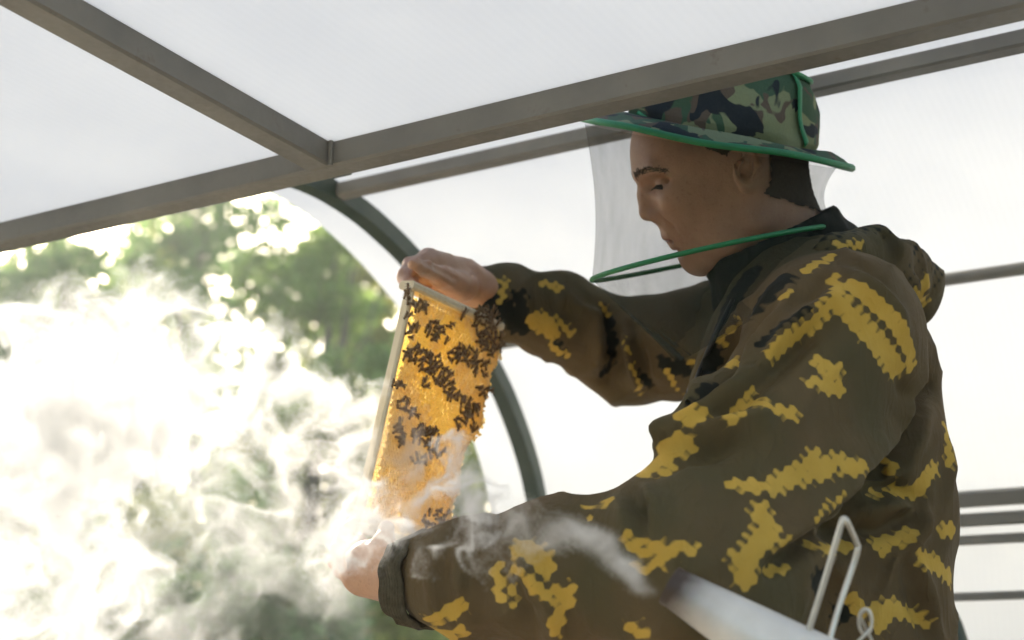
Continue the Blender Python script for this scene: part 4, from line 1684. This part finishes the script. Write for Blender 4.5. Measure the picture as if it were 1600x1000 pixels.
def capped(u, v):
    # smooth sealed honey in the middle of the face
    q = [(700, 520, 34, 26), (648, 540, 14, 30), (688, 640, 30, 46), (668, 600, 26, 36), (650, 690, 16, 30), (690, 560, 20, 18), (720, 540, 18, 14)]
    for px, py, a, b in q:
        cu, cv = capc[(px, py)]
        if ((u - cu) / (a / 1000)) ** 2 + ((v - cv) / (b / 1250)) ** 2 < 1 + .25 * math.sin(u * 300) * math.sin(v * 260):
            return True
    return False
capc = {k: pix_on_comb(*k) for k in [(700, 520), (648, 540), (688, 640), (668, 600), (650, 690), (690, 560), (720, 540)]}
verts = []; faces = []; honey = []
R = CS / math.sqrt(3)
dpt = .0105
rows_n = int((v1 - v0) / (CS * math.sqrt(3) / 2))
for side in (1, -1):
    for j in range(rows_n):
        v = v0 + R + j * CS * math.sqrt(3) / 2
        ncol = int((right_edge(v) - u0) / CS)
        for i in range(ncol):
            u = u0 + CS * .5 + (i + (j % 2) * .5) * CS
            if u > right_edge(v) or v > v1 - R * .5:
                continue
            bulge = .0035 * math.sin(u * 40 + 1) * math.sin(v * 33) + .0015 * math.sin(u * 95 + v * 70)
            w1 = (dpt + bulge + rg.normal(0, .00035)) * side
            cap = capped(u, v) if side == 1 else (math.sin(u * 30) * math.sin(v * 25) > .1)
            ang = [math.pi / 6 + k * math.pi / 3 for k in range(6)]
            jit = rg.normal(0, .00012, 2)
            n0 = len(verts)
            hx_ = [(u + jit[0] + R * math.cos(a), v + jit[1] + R * math.sin(a)) for a in ang]
            hi_ = [(u + jit[0] + R * .80 * math.cos(a), v + jit[1] + R * .80 * math.sin(a)) for a in ang]
            # rim ring, inner rim, and floor or cap
            for a, b in hx_:
                verts.append(fr(a, b, w1 - side * (.0004 if not cap else .0011)))
            for a, b in hi_:
                verts.append(fr(a, b, w1))
            if cap:
                verts.append(fr(u, v, w1 + side * rg.uniform(.0001, .0006)))
            else:
                dp = rg.uniform(.0012, .0030)
                for a in ang:
                    verts.append(fr(u + R * .72 * math.cos(a), v + R * .72 * math.sin(a), w1 - side * dp))
            order = (lambda q: q) if side == 1 else (lambda q: q[::-1])
            for k in range(6):
                k2 = (k + 1) % 6
                faces.append(order([n0 + k, n0 + k2, n0 + 6 + k2, n0 + 6 + k]))
                if cap:
                    faces.append(order([n0 + 6 + k, n0 + 6 + k2, n0 + 12]))
                else:
                    faces.append(order([n0 + 6 + k, n0 + 6 + k2, n0 + 12 + k2, n0 + 12 + k]))
            if not cap:
                faces.append(order([n0 + 12 + k for k in range(6)]))
            honey += [1.0 if cap else .35 * (rg.random() < .5)] * (len(verts) - n0)
# edge wall along the free right side with wax crumbs
for j in range(120):
    pass
cm = mesh_np('comb', np.array(verts), faces, WAX, cf, False, {'honey': honey})
cm['kind'] = 'stuff'
m = MB()
ringsr = []
for j in range(90):
    v = v0 + (v1 - v0) * j / 89
    u = right_edge(v)
    b_ = .0035 * math.sin(u * 40 + 1) * math.sin(v * 33)
    ringsr.append([fr(u - .004, v, dpt + b_ - .0012), fr(u + .0015, v, dpt + b_ - .004), fr(u + .002, v, -dpt - b_ + .004), fr(u - .004, v, -dpt - b_ + .0012)])
m.loft(ringsr, True, True, True)
for j in range(46):
    v = rg.uniform(v0 + .05, v1 - .01)
    u = right_edge(v) + rg.uniform(.0005, .0045)
    c_ = fr(u, v, rg.uniform(-.006, .008)); r_ = rg.uniform(.0015, .0036)
    pts_ = []
    for dx, dy, dz in ((1, 0, 0), (-1, 0, 0), (0, 1, 0), (0, -1, 0), (0, 0, 1), (0, 0, -1)):
        pts_.append(c_ + np.array([dx, dy, dz]) * r_ * rg.uniform(.6, 1.3))
    m.add(pts_, [[0, 2, 4], [2, 1, 4], [1, 3, 4], [3, 0, 4], [2, 0, 5], [1, 2, 5], [3, 1, 5], [0, 3, 5]])
oe = m.build('comb_edge', WAX, cf, smooth=False)
at = oe.data.attributes.new('honey', 'FLOAT', 'POINT')
at.data.foreach_set('value', np.full(len(oe.data.vertices), .6, np.float32))

# ------------------------------------------------------------------ bees
M = Mat('bee')
tn = M.n('ShaderNodeAttribute', attribute_name='part').outputs['Fac']
c = M.ramp(tn, [(0.0, (.075, .036, .014)), (.25, (.40, .19, .05)), (.5, (.07, .035, .014)), (.75, (.20, .115, .048)), (1.0, (.26, .175, .10))], 'CONSTANT')
M.base(c, .6, 0, .2)
BEEM = M.m


def bee_mesh():
    """abdomen, thorax, head, folded wings, six legs and feelers; body along +x, belly at z=0"""
    v = []; f_ = []; part = []
    def ell(c_, r_, nu, nv_, pf):
        n0 = len(v)
        for i in range(nv_ + 1):
            t = math.pi * i / nv_
            for k in range(nu):
                a = 2 * math.pi * k / nu
                v.append((c_[0] - r_[0] * math.cos(t), c_[1] + r_[1] * math.sin(t) * math.cos(a), c_[2] + r_[2] * math.sin(t) * math.sin(a)))
                part.append(pf(i / nv_))
        for i in range(nv_):
            for k in range(nu):
                f_.append([n0 + i * nu + k, n0 + i * nu + (k + 1) % nu, n0 + (i + 1) * nu + (k + 1) % nu, n0 + (i + 1) * nu + k])
    ell((-.0042, 0, .0026), (.0044, .0022, .0021), 8, 9, lambda t: .3 if int(t * 9) % 2 else .05)
    ell((.0012, 0, .0030), (.0021, .0021, .0020), 8, 6, lambda t: .8)
    ell((.0040, 0, .0026), (.0012, .0017, .0015), 7, 5, lambda t: .05)
    for s in (-1, 1):
        n0 = len(v)
        for x, y, z in ((.001, .001, .0050), (-.003, .0012, .0053), (-.0082, .0032, .0046), (-.0072, .0048, .0042), (-.002, .0034, .0047)):
            v.append((x, s * y, z)); part.append(1.0)
        f_.append([n0 + k for k in range(5)] if s > 0 else [n0 + k for k in range(4, -1, -1)])
        for x0, x1 in ((.0022, .0046), (.0008, .0002), (-.0008, -.0040)):
            n0 = len(v)
            for (x, y, z), r_ in (((x0, .001, .0022), .0004), ((x1 * .6 + x0 * .4, .0030, .0026), .0003), ((x1 * .8, .0034, .0001), .0002)):
                for a in (0, 2.1, 4.2):
                    v.append((x + r_ * math.cos(a), s * y, z + r_ * math.sin(a))); part.append(.05)
            for i in range(2):
                for k in range(3):
                    f_.append([n0 + i * 3 + k, n0 + i * 3 + (k + 1) % 3, n0 + (i + 1) * 3 + (k + 1) % 3, n0 + (i + 1) * 3 + k])
    me = bpy.data.meshes.new('honeybee')
    me.from_pydata(v, [], f_); me.update()
    at = me.attributes.new('part', 'FLOAT', 'POINT'); at.data.foreach_set('value', np.array(part, np.float32))
    me.polygons.foreach_set('use_smooth', np.ones(len(me.polygons), bool))
    me.materials.append(BEEM)
    return me
BEE = bee_mesh()
ZC = lambda x, y: (560 + x / 2.5, 360 + y / 2.5)
ZB3 = lambda x, y: (440 + x / 2.424, 680 + y / 2.424)
clusters = [  # where, (x, y), spread, how many, label
    (ZC, (178, 285), (14, 60), 8, 'dark honeybee at the top of the pale left bar'),
    (ZC, (230, 300), (24, 22), 8, 'dark honeybee in the small group below the hand on the comb'),
    (ZC, (283, 392), (32, 34), 15, 'dark honeybee in the round clump above the middle band'),
    (ZC, (195, 390), (24, 28), 6, 'dark honeybee left of the round clump near the long bar'),
    (ZC, (352, 372), (16, 12), 2, 'dark honeybee of the pair alone on yellow comb above the middle'),
    (ZC, (342, 435), (3, 3), 1, 'single dark honeybee alone on the bright yellow upper comb'),
    (ZC, (405, 330), (12, 10), 2, 'dark honeybee just below the top end bar'),
    (ZC, (490, 355), (46, 52), 30, 'dark honeybee in the dense cluster at the upper right edge'),
    (ZC, (505, 440), (42, 42), 22, 'dark honeybee at the lower part of the upper right cluster'),
    (ZC, (215, 488), (46, 30), 18, 'dark honeybee at the left of the band across the comb'),
    (ZC, (270, 520), (40, 34), 22, 'dark honeybee in the thick middle of the band across the comb'),
    (ZC, (318, 570), (34, 36), 16, 'dark honeybee at the lower tail of the band across the comb'),
    (ZC, (400, 490), (48, 32), 22, 'dark honeybee in the clump right of the band'),
    (ZC, (470, 540), (30, 28), 10, 'dark honeybee on the right edge below the upper cluster'),
    (ZC, (255, 590), (10, 20), 3, 'dark honeybee hanging under the band, alone with two others'),
    (ZC, (350, 630), (24, 30), 11, 'dark honeybee between the band and the lower right clump'),
    (ZC, (395, 655), (16, 14), 5, 'dark honeybee just above the lower right clump'),
    (ZC, (428, 700), (36, 30), 18, 'dark honeybee in the lower right clump'),
    (ZC, (480, 622), (24, 16), 6, 'dark honeybee at the right edge in mid height'),
    (ZC, (390, 750), (24, 22), 5, 'dark honeybee trailing below the lower right clump'),
    (ZC, (455, 775), (12, 12), 3, 'dark honeybee near the lower right edge of the comb'),
    (ZC, (147, 602), (24, 14), 6, 'dark honeybee at the left edge below the band'),
    (ZC, (172, 675), (20, 28), 5, 'dark honeybee in the sparse row down the left side'),
    (ZC, (205, 705), (18, 26), 4, 'dark honeybee right of the sparse left row'),
    (ZC, (152, 790), (14, 46), 9, 'dark honeybee low on the left bar beside the smoke'),
    (ZC, (250, 800), (42, 38), 24, 'dark honeybee in the lowest big clump on the comb'),
    (ZC, (295, 865), (30, 18), 6, 'dark honeybee under the lowest big clump'),
    (ZC, (230, 895), (24, 20), 5, 'dark honeybee at the smoke line under the lowest clump'),
    (ZB3, (590, 320), (60, 34), 16, 'dark honeybee on the comb bottom seen through the smoke'),
]
rg = np.random.default_rng(9)
taken = []
for zf, (cx_, cy_), (sx, sy), nb2, lab in clusters:
    for i in range(nb2):
        for tr_ in range(30):
            a = rg.uniform(0, 2 * math.pi); r_ = math.sqrt(rg.random())
            px, py = zf(cx_ + 1.12 * sx * r_ * math.cos(a), cy_ + 1.12 * sy * r_ * math.sin(a))
            u, v = pix_on_comb(px, py, dpt)
            if all((u - a_) ** 2 + (v - b_) ** 2 > .0056 ** 2 for a_, b_ in taken):
                break
        taken.append((u, v))
        o = bpy.data.objects.new('honeybee', BEE)
        COL.objects.link(o)
        on_bar = u < BT * .8
        w = .0135 if on_bar else dpt + .0035 * math.sin(u * 40 + 1) * math.sin(v * 33) + .0008
        if u > right_edge(v):
            u = right_edge(v) - rg.uniform(0, .004)
        th = rg.normal(2.2, .9)
        xd = ex * math.cos(th) + ez * math.sin(th)
        yd = np.cross(en, xd)
        sc_ = rg.uniform(.76, .96)
        mt = Matrix(((xd[0], yd[0], en[0], 0), (xd[1], yd[1], en[1], 0), (xd[2], yd[2], en[2], 0), (0, 0, 0, 1)))
        q = fr(u, v, w + (rg.random() < .22) * .003 * (nb2 > 12))
        o.matrix_world = Matrix.Translation(V(q)) @ mt @ Matrix.Diagonal((sc_, sc_, sc_, 1))
        tag(o, lab, 'bee', 'honeybees crawling on the comb')

# ------------------------------------------------------------------ smoker
M = Mat('enamel_steel')
soot = M.n('ShaderNodeAttribute', attribute_name='soot').outputs['Fac']
c = M.ramp(M.noise(14, 6, .65), [(.3, (.62, .59, .54)), (.6, (.72, .69, .64)), (.8, (.55, .50, .43))])
c = M.mix(M.math('MULTIPLY', M.math('ADD', soot, M.math('MULTIPLY', M.noise(40, 5), .6)), M.math('POWER', soot, .7)), c, (.055, .035, .025))
M.base(c, M.ramp(M.noise(30, 4), [(.3, .35), (.7, .55)]), .25, .5)
M.bump(M.noise(25, 4), .15, .003)
ENAM = M.m
WIRE = simple('wire', (.62, .58, .50), .35, .8, var=.2, scale=60)
LEATHER = simple('bellows_leather', (.10, .05, .03), .7, var=.3, scale=25, bump=.4)
tip = PD(1046, 914, 1.215)
far_ = PD(1330, 1084, 1.16)
ax = far_ - tip; L_ = np.linalg.norm(ax); ax /= L_
cyl_c = far_
smk = empty('smoker', far_ + np.array([.05, 0, -.25]))
tag(smk, 'pale metal bee smoker with conical spout and wire handle in the bottom right corner', 'smoker')


def cone_rings(p0, ax_, prof, n=48):
    s = np.cross(ax_, np.array([0, 1.0, 0])); s /= np.linalg.norm(s); u = np.cross(s, ax_)
    return [[p0 + ax_ * t + (s * math.cos(2 * math.pi * k / n) + u * math.sin(2 * math.pi * k / n)) * r for k in range(n)] for t, r in prof]
prof = [(0, .0170), (.0025, .0178), (.005, .0172), (.06, .0232), (.12, .0296), (.18, .0360), (L_ + .03, .0420)]
inner = [(L_ + .028, .040), (.12, .0280), (.05, .0206), (.0, .0162)]
m = MB(); rr = cone_rings(tip, ax, prof + inner); m.loft(rr + [rr[0]])
so = m.build('spout', ENAM, smk, smooth=True)
vt = np.array([tuple(v_.co) for v_ in so.data.vertices])
tt_ = (vt - tip) @ ax
at = so.data.attributes.new('soot', 'FLOAT', 'POINT'); at.data.foreach_set('value', np.clip(1 - tt_ / .045, 0, 1).astype(np.float32))
# body can below, standing upright
cb = far_ + ax * .03
can = np.array([0.25, .0, -.97]); can /= np.linalg.norm(can)
m = MB(); rr = cone_rings(cb - can * .02, can, [(0, .058), (.004, .064), (.03, .065), (.2, .065), (.205, .066), (.21, .064)], 56)
m.loft(rr, True, True, True)
co_ = m.build('fire_can', ENAM, smk, smooth=True)
m = MB(); rr = cone_rings(cb - can * .02, can, [(.028, .0655), (.028, .068), (.034, .068), (.034, .0655)], 56); m.loft(rr + [rr[0]])
m.build('rim_band', ENAM, smk, smooth=True)
bw = cb + can * .11 + np.array([.105, 0, .02])
rr = []
for j in range(9):
    w_ = .055 + (.010 if j % 2 else 0)
    c_ = bw + np.array([.012 * j - .03, 0, 0])
    rr.append([c_ + np.array([0, w_ * sx_, .09 * sz_ * (w_ / .06)]) for sx_, sz_ in ((-1, -1), (1, -1), (1, 1), (-1, 1))])
MB().loft(rr, True, True, True).build('bellows', LEATHER, smk)
for j in (-.038, .074):
    m = MB(); c_ = bw + np.array([j, 0, 0]); m.beam(c_ - UP * .1, c_ + UP * .1, .13, .008, up=(1, 0, 0)); m.build('bellows_board', WOOD, smk)
# bent wire guard standing in front of the can, with its sprung coil
D1 = 1.17
g = [PD(1252, 1030, D1), PD(1262, 990, D1), PD(1288, 908, D1), PD(1314, 820, D1), PD(1319, 811, D1), PD(1325, 818, D1), PD(1339, 850, D1 + .03), PD(1340, 858, D1 + .03), PD(1334, 880, D1 + .03), PD(1312, 945, D1 + .02), PD(1296, 1000, D1 + .01), PD(1288, 1030, D1)]
MB().tube(catmull(g, 3), .0026, 10).build('wire_guard', WIRE, smk, smooth=True)
coil = []
for k in range(64):
    t = k / 63; an = t * 2 * math.pi * 2.6 - 1.2
    coil.append(PD(1352 + 10 * math.cos(an), 970 - 19 * math.sin(an) + 3 * t, D1 + .02 + .012 * t))
tail0 = [PD(1332, 1040, D1 + .02), PD(1338, 1005, D1 + .02)]
tail1 = [PD(1362, 1000, D1 + .032), PD(1352, 1040, D1 + .032)]
MB().tube(tail0 + coil + tail1, .0016, 8).build('wire_coil', WIRE, smk, smooth=True)
# ------------------------------------------------------------------ smoke
def smoke():
    KP = 1270.0
    blobs = [  # column, row, y, radius in picture units, weight
        (-40, 590, 1.74, 80, 1), (40, 585, 1.74, 82, 1), (130, 565, 1.74, 82, 1), (210, 545, 1.74, 72, 1), (215, 480, 1.74, 38, .7), (300, 580, 1.73, 80, 1), (390, 600, 1.73, 74, 1), (470, 620, 1.73, 66, 1),
        (525, 652, 1.73, 58, 1), (575, 690, 1.80, 40, .9), (60, 680, 1.74, 112, 1), (180, 660, 1.74, 105, 1), (300, 640, 1.74, 74, 1), (-40, 720, 1.74, 115, 1),
        (30, 810, 1.74, 118, 1), (130, 800, 1.74, 72, 1), (150, 900, 1.74, 85, 1), (60, 950, 1.74, 100, 1), (-50, 930, 1.74, 100, .9), (190, 970, 1.74, 60, .7), (225, 830, 1.74, 50, .4),
        (400, 670, 1.72, 50, .7), (465, 690, 1.70, 50, .8), (525, 735, 1.68, 50, .9), (562, 785, 1.64, 42, .9), (330, 760, 1.74, 66, .28), (400, 800, 1.74, 72, .22), (300, 880, 1.74, 86, .24), (420, 900, 1.74, 98, .13), (475, 770, 1.70, 52, .5), (510, 930, 1.72, 84, .09), (340, 970, 1.74, 84, .16),
        (526, 845, 1.60, 46, 1.6), (590, 824, 1.54, 52, 2.2), (640, 808, 1.50, 46, 2.4), (660, 770, 1.51, 32, 2.4), (702, 762, 1.49, 30, 2.4), (728, 786, 1.45, 32, 2.2), (744, 816, 1.41, 34, 2.0),
        (774, 824, 1.39, 32, 1.7), (552, 880, 1.53, 44, 1.3), (610, 868, 1.50, 42, 1.6), (690, 812, 1.45, 36, 2.0), (716, 850, 1.40, 30, 1.5), (580, 705, 1.68, 24, .7), (655, 842, 1.46, 38, 1.8), (636, 884, 1.44, 28, 1.0),
        (800, 832, 1.37, 33, 1.5), (835, 834, 1.34, 31, 1.3), (870, 840, 1.315, 29, 1.2), (905, 851, 1.29, 27, 1.1), (940, 866, 1.265, 24, .9), (975, 884, 1.24, 22, .9), (1003, 897, 1.222, 20, .8), (1022, 905, 1.210, 17, .6), (1038, 912, 1.202, 12, .3)]
    # the jet from the spout is continuous
    jet = blobs[-9:]; blobs = blobs[:-9]
    for j0, j1 in zip(jet[:-1], jet[1:]):
        for k in range(5):
            blobs.append(tuple(a * (1 - k / 5) + b * k / 5 for a, b in zip(j0, j1)))
    blobs.append(jet[-1])
    B = []
    for px, py, Y, r, w in blobs:
        q = PY(px, py, Y)
        B.append((*q, r / KP * (Y / 1.70), w))
    B = np.array(B, np.float32)
    h = np.array([.0025, .0042, .0025])
    lo = (B[:, :3] - B[:, 3:4]).min(0) - .05
    hi = (B[:, :3] + B[:, 3:4]).max(0) + .05
    n = np.ceil((hi - lo) / h).astype(int)
    ax_ = [lo[i] + (np.arange(n[i]) + .5) * h[i] for i in range(3)]
    # active voxels: near a blob
    ST = 4
    cg = np.stack(np.meshgrid(*[a[::ST] for a in ax_], indexing='ij'), -1).reshape(-1, 3).astype(np.float32)
    best = np.full(len(cg), 9.0, np.float32)
    for b in B:
        best = np.minimum(best, np.linalg.norm(cg - b[:3], axis=1) - b[3])
    cs = tuple(len(a[::ST]) for a in ax_)
    actc = (best < .048).reshape(cs)
    act = np.repeat(np.repeat(np.repeat(actc, ST, 0), ST, 1), ST, 2)[:n[0], :n[1], :n[2]]
    idx = np.argwhere(act)
    P = (lo + (idx + .5) * h).astype(np.float32)
    # divergence-free flow made of random Fourier modes; trace it backwards
    rg = np.random.default_rng(77)
    modes = []
    for L, amp, cnt in ((.30, .014, 4), (.14, .022, 5), (.07, .017, 6), (.036, .0092, 6), (.020, .0038, 5)):
        for i in range(cnt):
            k = rg.normal(0, 1, 3); k /= np.linalg.norm(k)
            d = np.cross(k, rg.normal(0, 1, 3)); d /= np.linalg.norm(d)
            modes.append((f32(k * 2 * math.pi / L), f32(d * amp), rg.uniform(0, 6.28)))
    out = np.zeros(len(P), np.float32)
    CH = 250000
    steps = 6
    for s in range(0, len(P), CH):
        p = P[s:s + CH].copy()
        # gentler near the nozzle, where the jet is still narrow
        calm = np.clip((1.0 - (p[:, 0] + .05) / .10), .14, 1.0)[:, None]
        for it in range(steps):
            v = np.zeros_like(p)
            for k, d, ph in modes:
                v += np.cos(p @ k + f32(ph))[:, None] * d
            p -= v * (calm / steps * 1.5)
        f = np.full(len(p), -9, np.float32); w = np.zeros(len(p), np.float32); ws = np.zeros(len(p), np.float32) + 1e-4
        for b in B:
            g = 1 - np.linalg.norm(p - b[:3], axis=1) / b[3]
            f = np.maximum(f, g)
            e = np.exp(np.clip(g, -2, 1) * 7)
            w += e * b[4]; ws += e
        w = w / ws
        n1 = vnoise(p, 95, 3); n2 = vnoise(p, 210, 8); n3 = vnoise(p, 40, 5)
        sheet = np.exp(-((f - .05 + .10 * n3) / .035) ** 2) * .30 + np.exp(-((f - .22 + .12 * n1) / .04) ** 2) * .35
        sheet += np.exp(-((f + .12 + .14 * n3) / .022) ** 2) * .16 * (n1 > -.5)
        fil = np.exp(-(n1 / .16) ** 2) * .55 + np.exp(-(n2 / .2) ** 2) * .25
        core_ = np.clip((f - .08 + .16 * n3 + .06 * n1) / .5, 0, 1) ** 1.4
        dn_ = (sheet * (.35 + .65 * (n3 > -.6)) + core_ * (.22 + 1.25 * fil + .55 * core_)) * w
        dn_[f < -.30] = 0
        out[s:s + CH] = dn_
    G = np.zeros(tuple(n), np.float32)
    G[idx[:, 0], idx[:, 1], idx[:, 2]] = out
    N = int(np.prod(n))
    me = bpy.data.meshes.new('smoke')
    me.vertices.add(N)
    at = me.attributes.new('fog', 'FLOAT', 'POINT')
    at.data.foreach_set('value', G.ravel())
    M = Mat('smoke')
    M.t.nodes.remove(M.b)
    pv_ = M.n('ShaderNodeVolumePrincipled')
    pv_.inputs['Color'].default_value = (.93, .93, .92, 1)
    pv_.inputs['Density'].default_value = 34.0
    pv_.inputs['Anisotropy'].default_value = .28
    M.l(pv_.outputs[0], M.out.inputs['Volume'])
    me.materials.append(M.m)
    o = bpy.data.objects.new('smoke', me)
    COL.objects.link(o)
    tag(o, 'thick white smoke billowing from the smoker spout across the left of the picture', 'smoke', kind='stuff')
    ng = bpy.data.node_groups.new('smoke_volume', 'GeometryNodeTree')
    ng.interface.new_socket('Geometry', in_out='INPUT', socket_type='NodeSocketGeometry')
    ng.interface.new_socket('Geometry', in_out='OUTPUT', socket_type='NodeSocketGeometry')
    N_ = ng.nodes; L_ = ng.links
    gi = N_.new('NodeGroupInput'); go = N_.new('NodeGroupOutput')
    vc = N_.new('GeometryNodeVolumeCube')
    vc.inputs['Min'].default_value = tuple(lo); vc.inputs['Max'].default_value = tuple(lo + n * h)
    for a, k in zip(('Resolution X', 'Resolution Y', 'Resolution Z'), n):
        vc.inputs[a].default_value = int(k)
    ps = N_.new('GeometryNodeInputPosition')
    sb = N_.new('ShaderNodeVectorMath'); sb.operation = 'SUBTRACT'; sb.inputs[1].default_value = tuple(lo); L_.new(ps.outputs[0], sb.inputs[0])
    dv = N_.new('ShaderNodeVectorMath'); dv.operation = 'DIVIDE'; L_.new(sb.outputs[0], dv.inputs[0])
    # the cube samples n points from min to max, both ends included
    dv.inputs[1].default_value = tuple(n * h / (n - 1))
    ad = N_.new('ShaderNodeVectorMath'); ad.operation = 'ADD'; ad.inputs[1].default_value = (.5, .5, .5); L_.new(dv.outputs[0], ad.inputs[0])
    fl = N_.new('ShaderNodeVectorMath'); fl.operation = 'FLOOR'; L_.new(ad.outputs[0], fl.inputs[0])
    sx = N_.new('ShaderNodeSeparateXYZ'); L_.new(fl.outputs[0], sx.inputs[0])
    # integer index = (ix*ny + iy)*nz + iz
    def imath(op, a, b):
        q = N_.new('FunctionNodeIntegerMath'); q.operation = op
        for i, x in enumerate((a, b)):
            if isinstance(x, int):
                q.inputs[i].default_value = x
            else:
                L_.new(x, q.inputs[i])
        return q.outputs[0]
    i1 = imath('ADD', imath('MULTIPLY', imath('ADD', imath('MULTIPLY', sx.outputs[0], int(n[1])), sx.outputs[1]), int(n[2])), sx.outputs[2])
    na_ = N_.new('GeometryNodeInputNamedAttribute'); na_.data_type = 'FLOAT'; na_.inputs[0].default_value = 'fog'
    si = N_.new('GeometryNodeSampleIndex'); si.data_type = 'FLOAT'; si.domain = 'POINT'; si.clamp = True
    L_.new(gi.outputs[0], si.inputs['Geometry']); L_.new(na_.outputs[0], si.inputs['Value']); L_.new(i1, si.inputs['Index'])
    L_.new(si.outputs[0], vc.inputs['Density'])
    sm = N_.new('GeometryNodeSetMaterial'); sm.inputs['Material'].default_value = M.m
    L_.new(vc.outputs[0], sm.inputs[0]); L_.new(sm.outputs[0], go.inputs[0])
    md = o.modifiers.new('volume', 'NODES'); md.node_group = ng
    print('SMOKE grid', n, 'active', len(P))
    return o
smoke()
# ------------------------------------------------------------------ hazy air
M = Mat('haze')
M.t.nodes.remove(M.b)
pv_ = M.n('ShaderNodeVolumePrincipled')
pv_.inputs['Color'].default_value = (1.0, .99, .96, 1)
pv_.inputs['Density'].default_value = .0028
pv_.inputs['Anisotropy'].default_value = .5
M.l(pv_.outputs[0], M.out.inputs['Volume'])
m = MB()
X_, Z0_, Z1_ = 960.0, -2.0, 11.5
m.add([(sx * X_, sy * X_, z_) for z_ in (Z0_, Z1_) for sx, sy in ((-1, -1), (1, -1), (1, 1), (-1, 1))],
      [[3, 2, 1, 0], [4, 5, 6, 7], [0, 1, 5, 4], [1, 2, 6, 5], [2, 3, 7, 6], [3, 0, 4, 7]])
tag(m.build('haze', M.m), 'thin pale sunlit haze between the greenhouse and the trees', 'haze', kind='stuff')
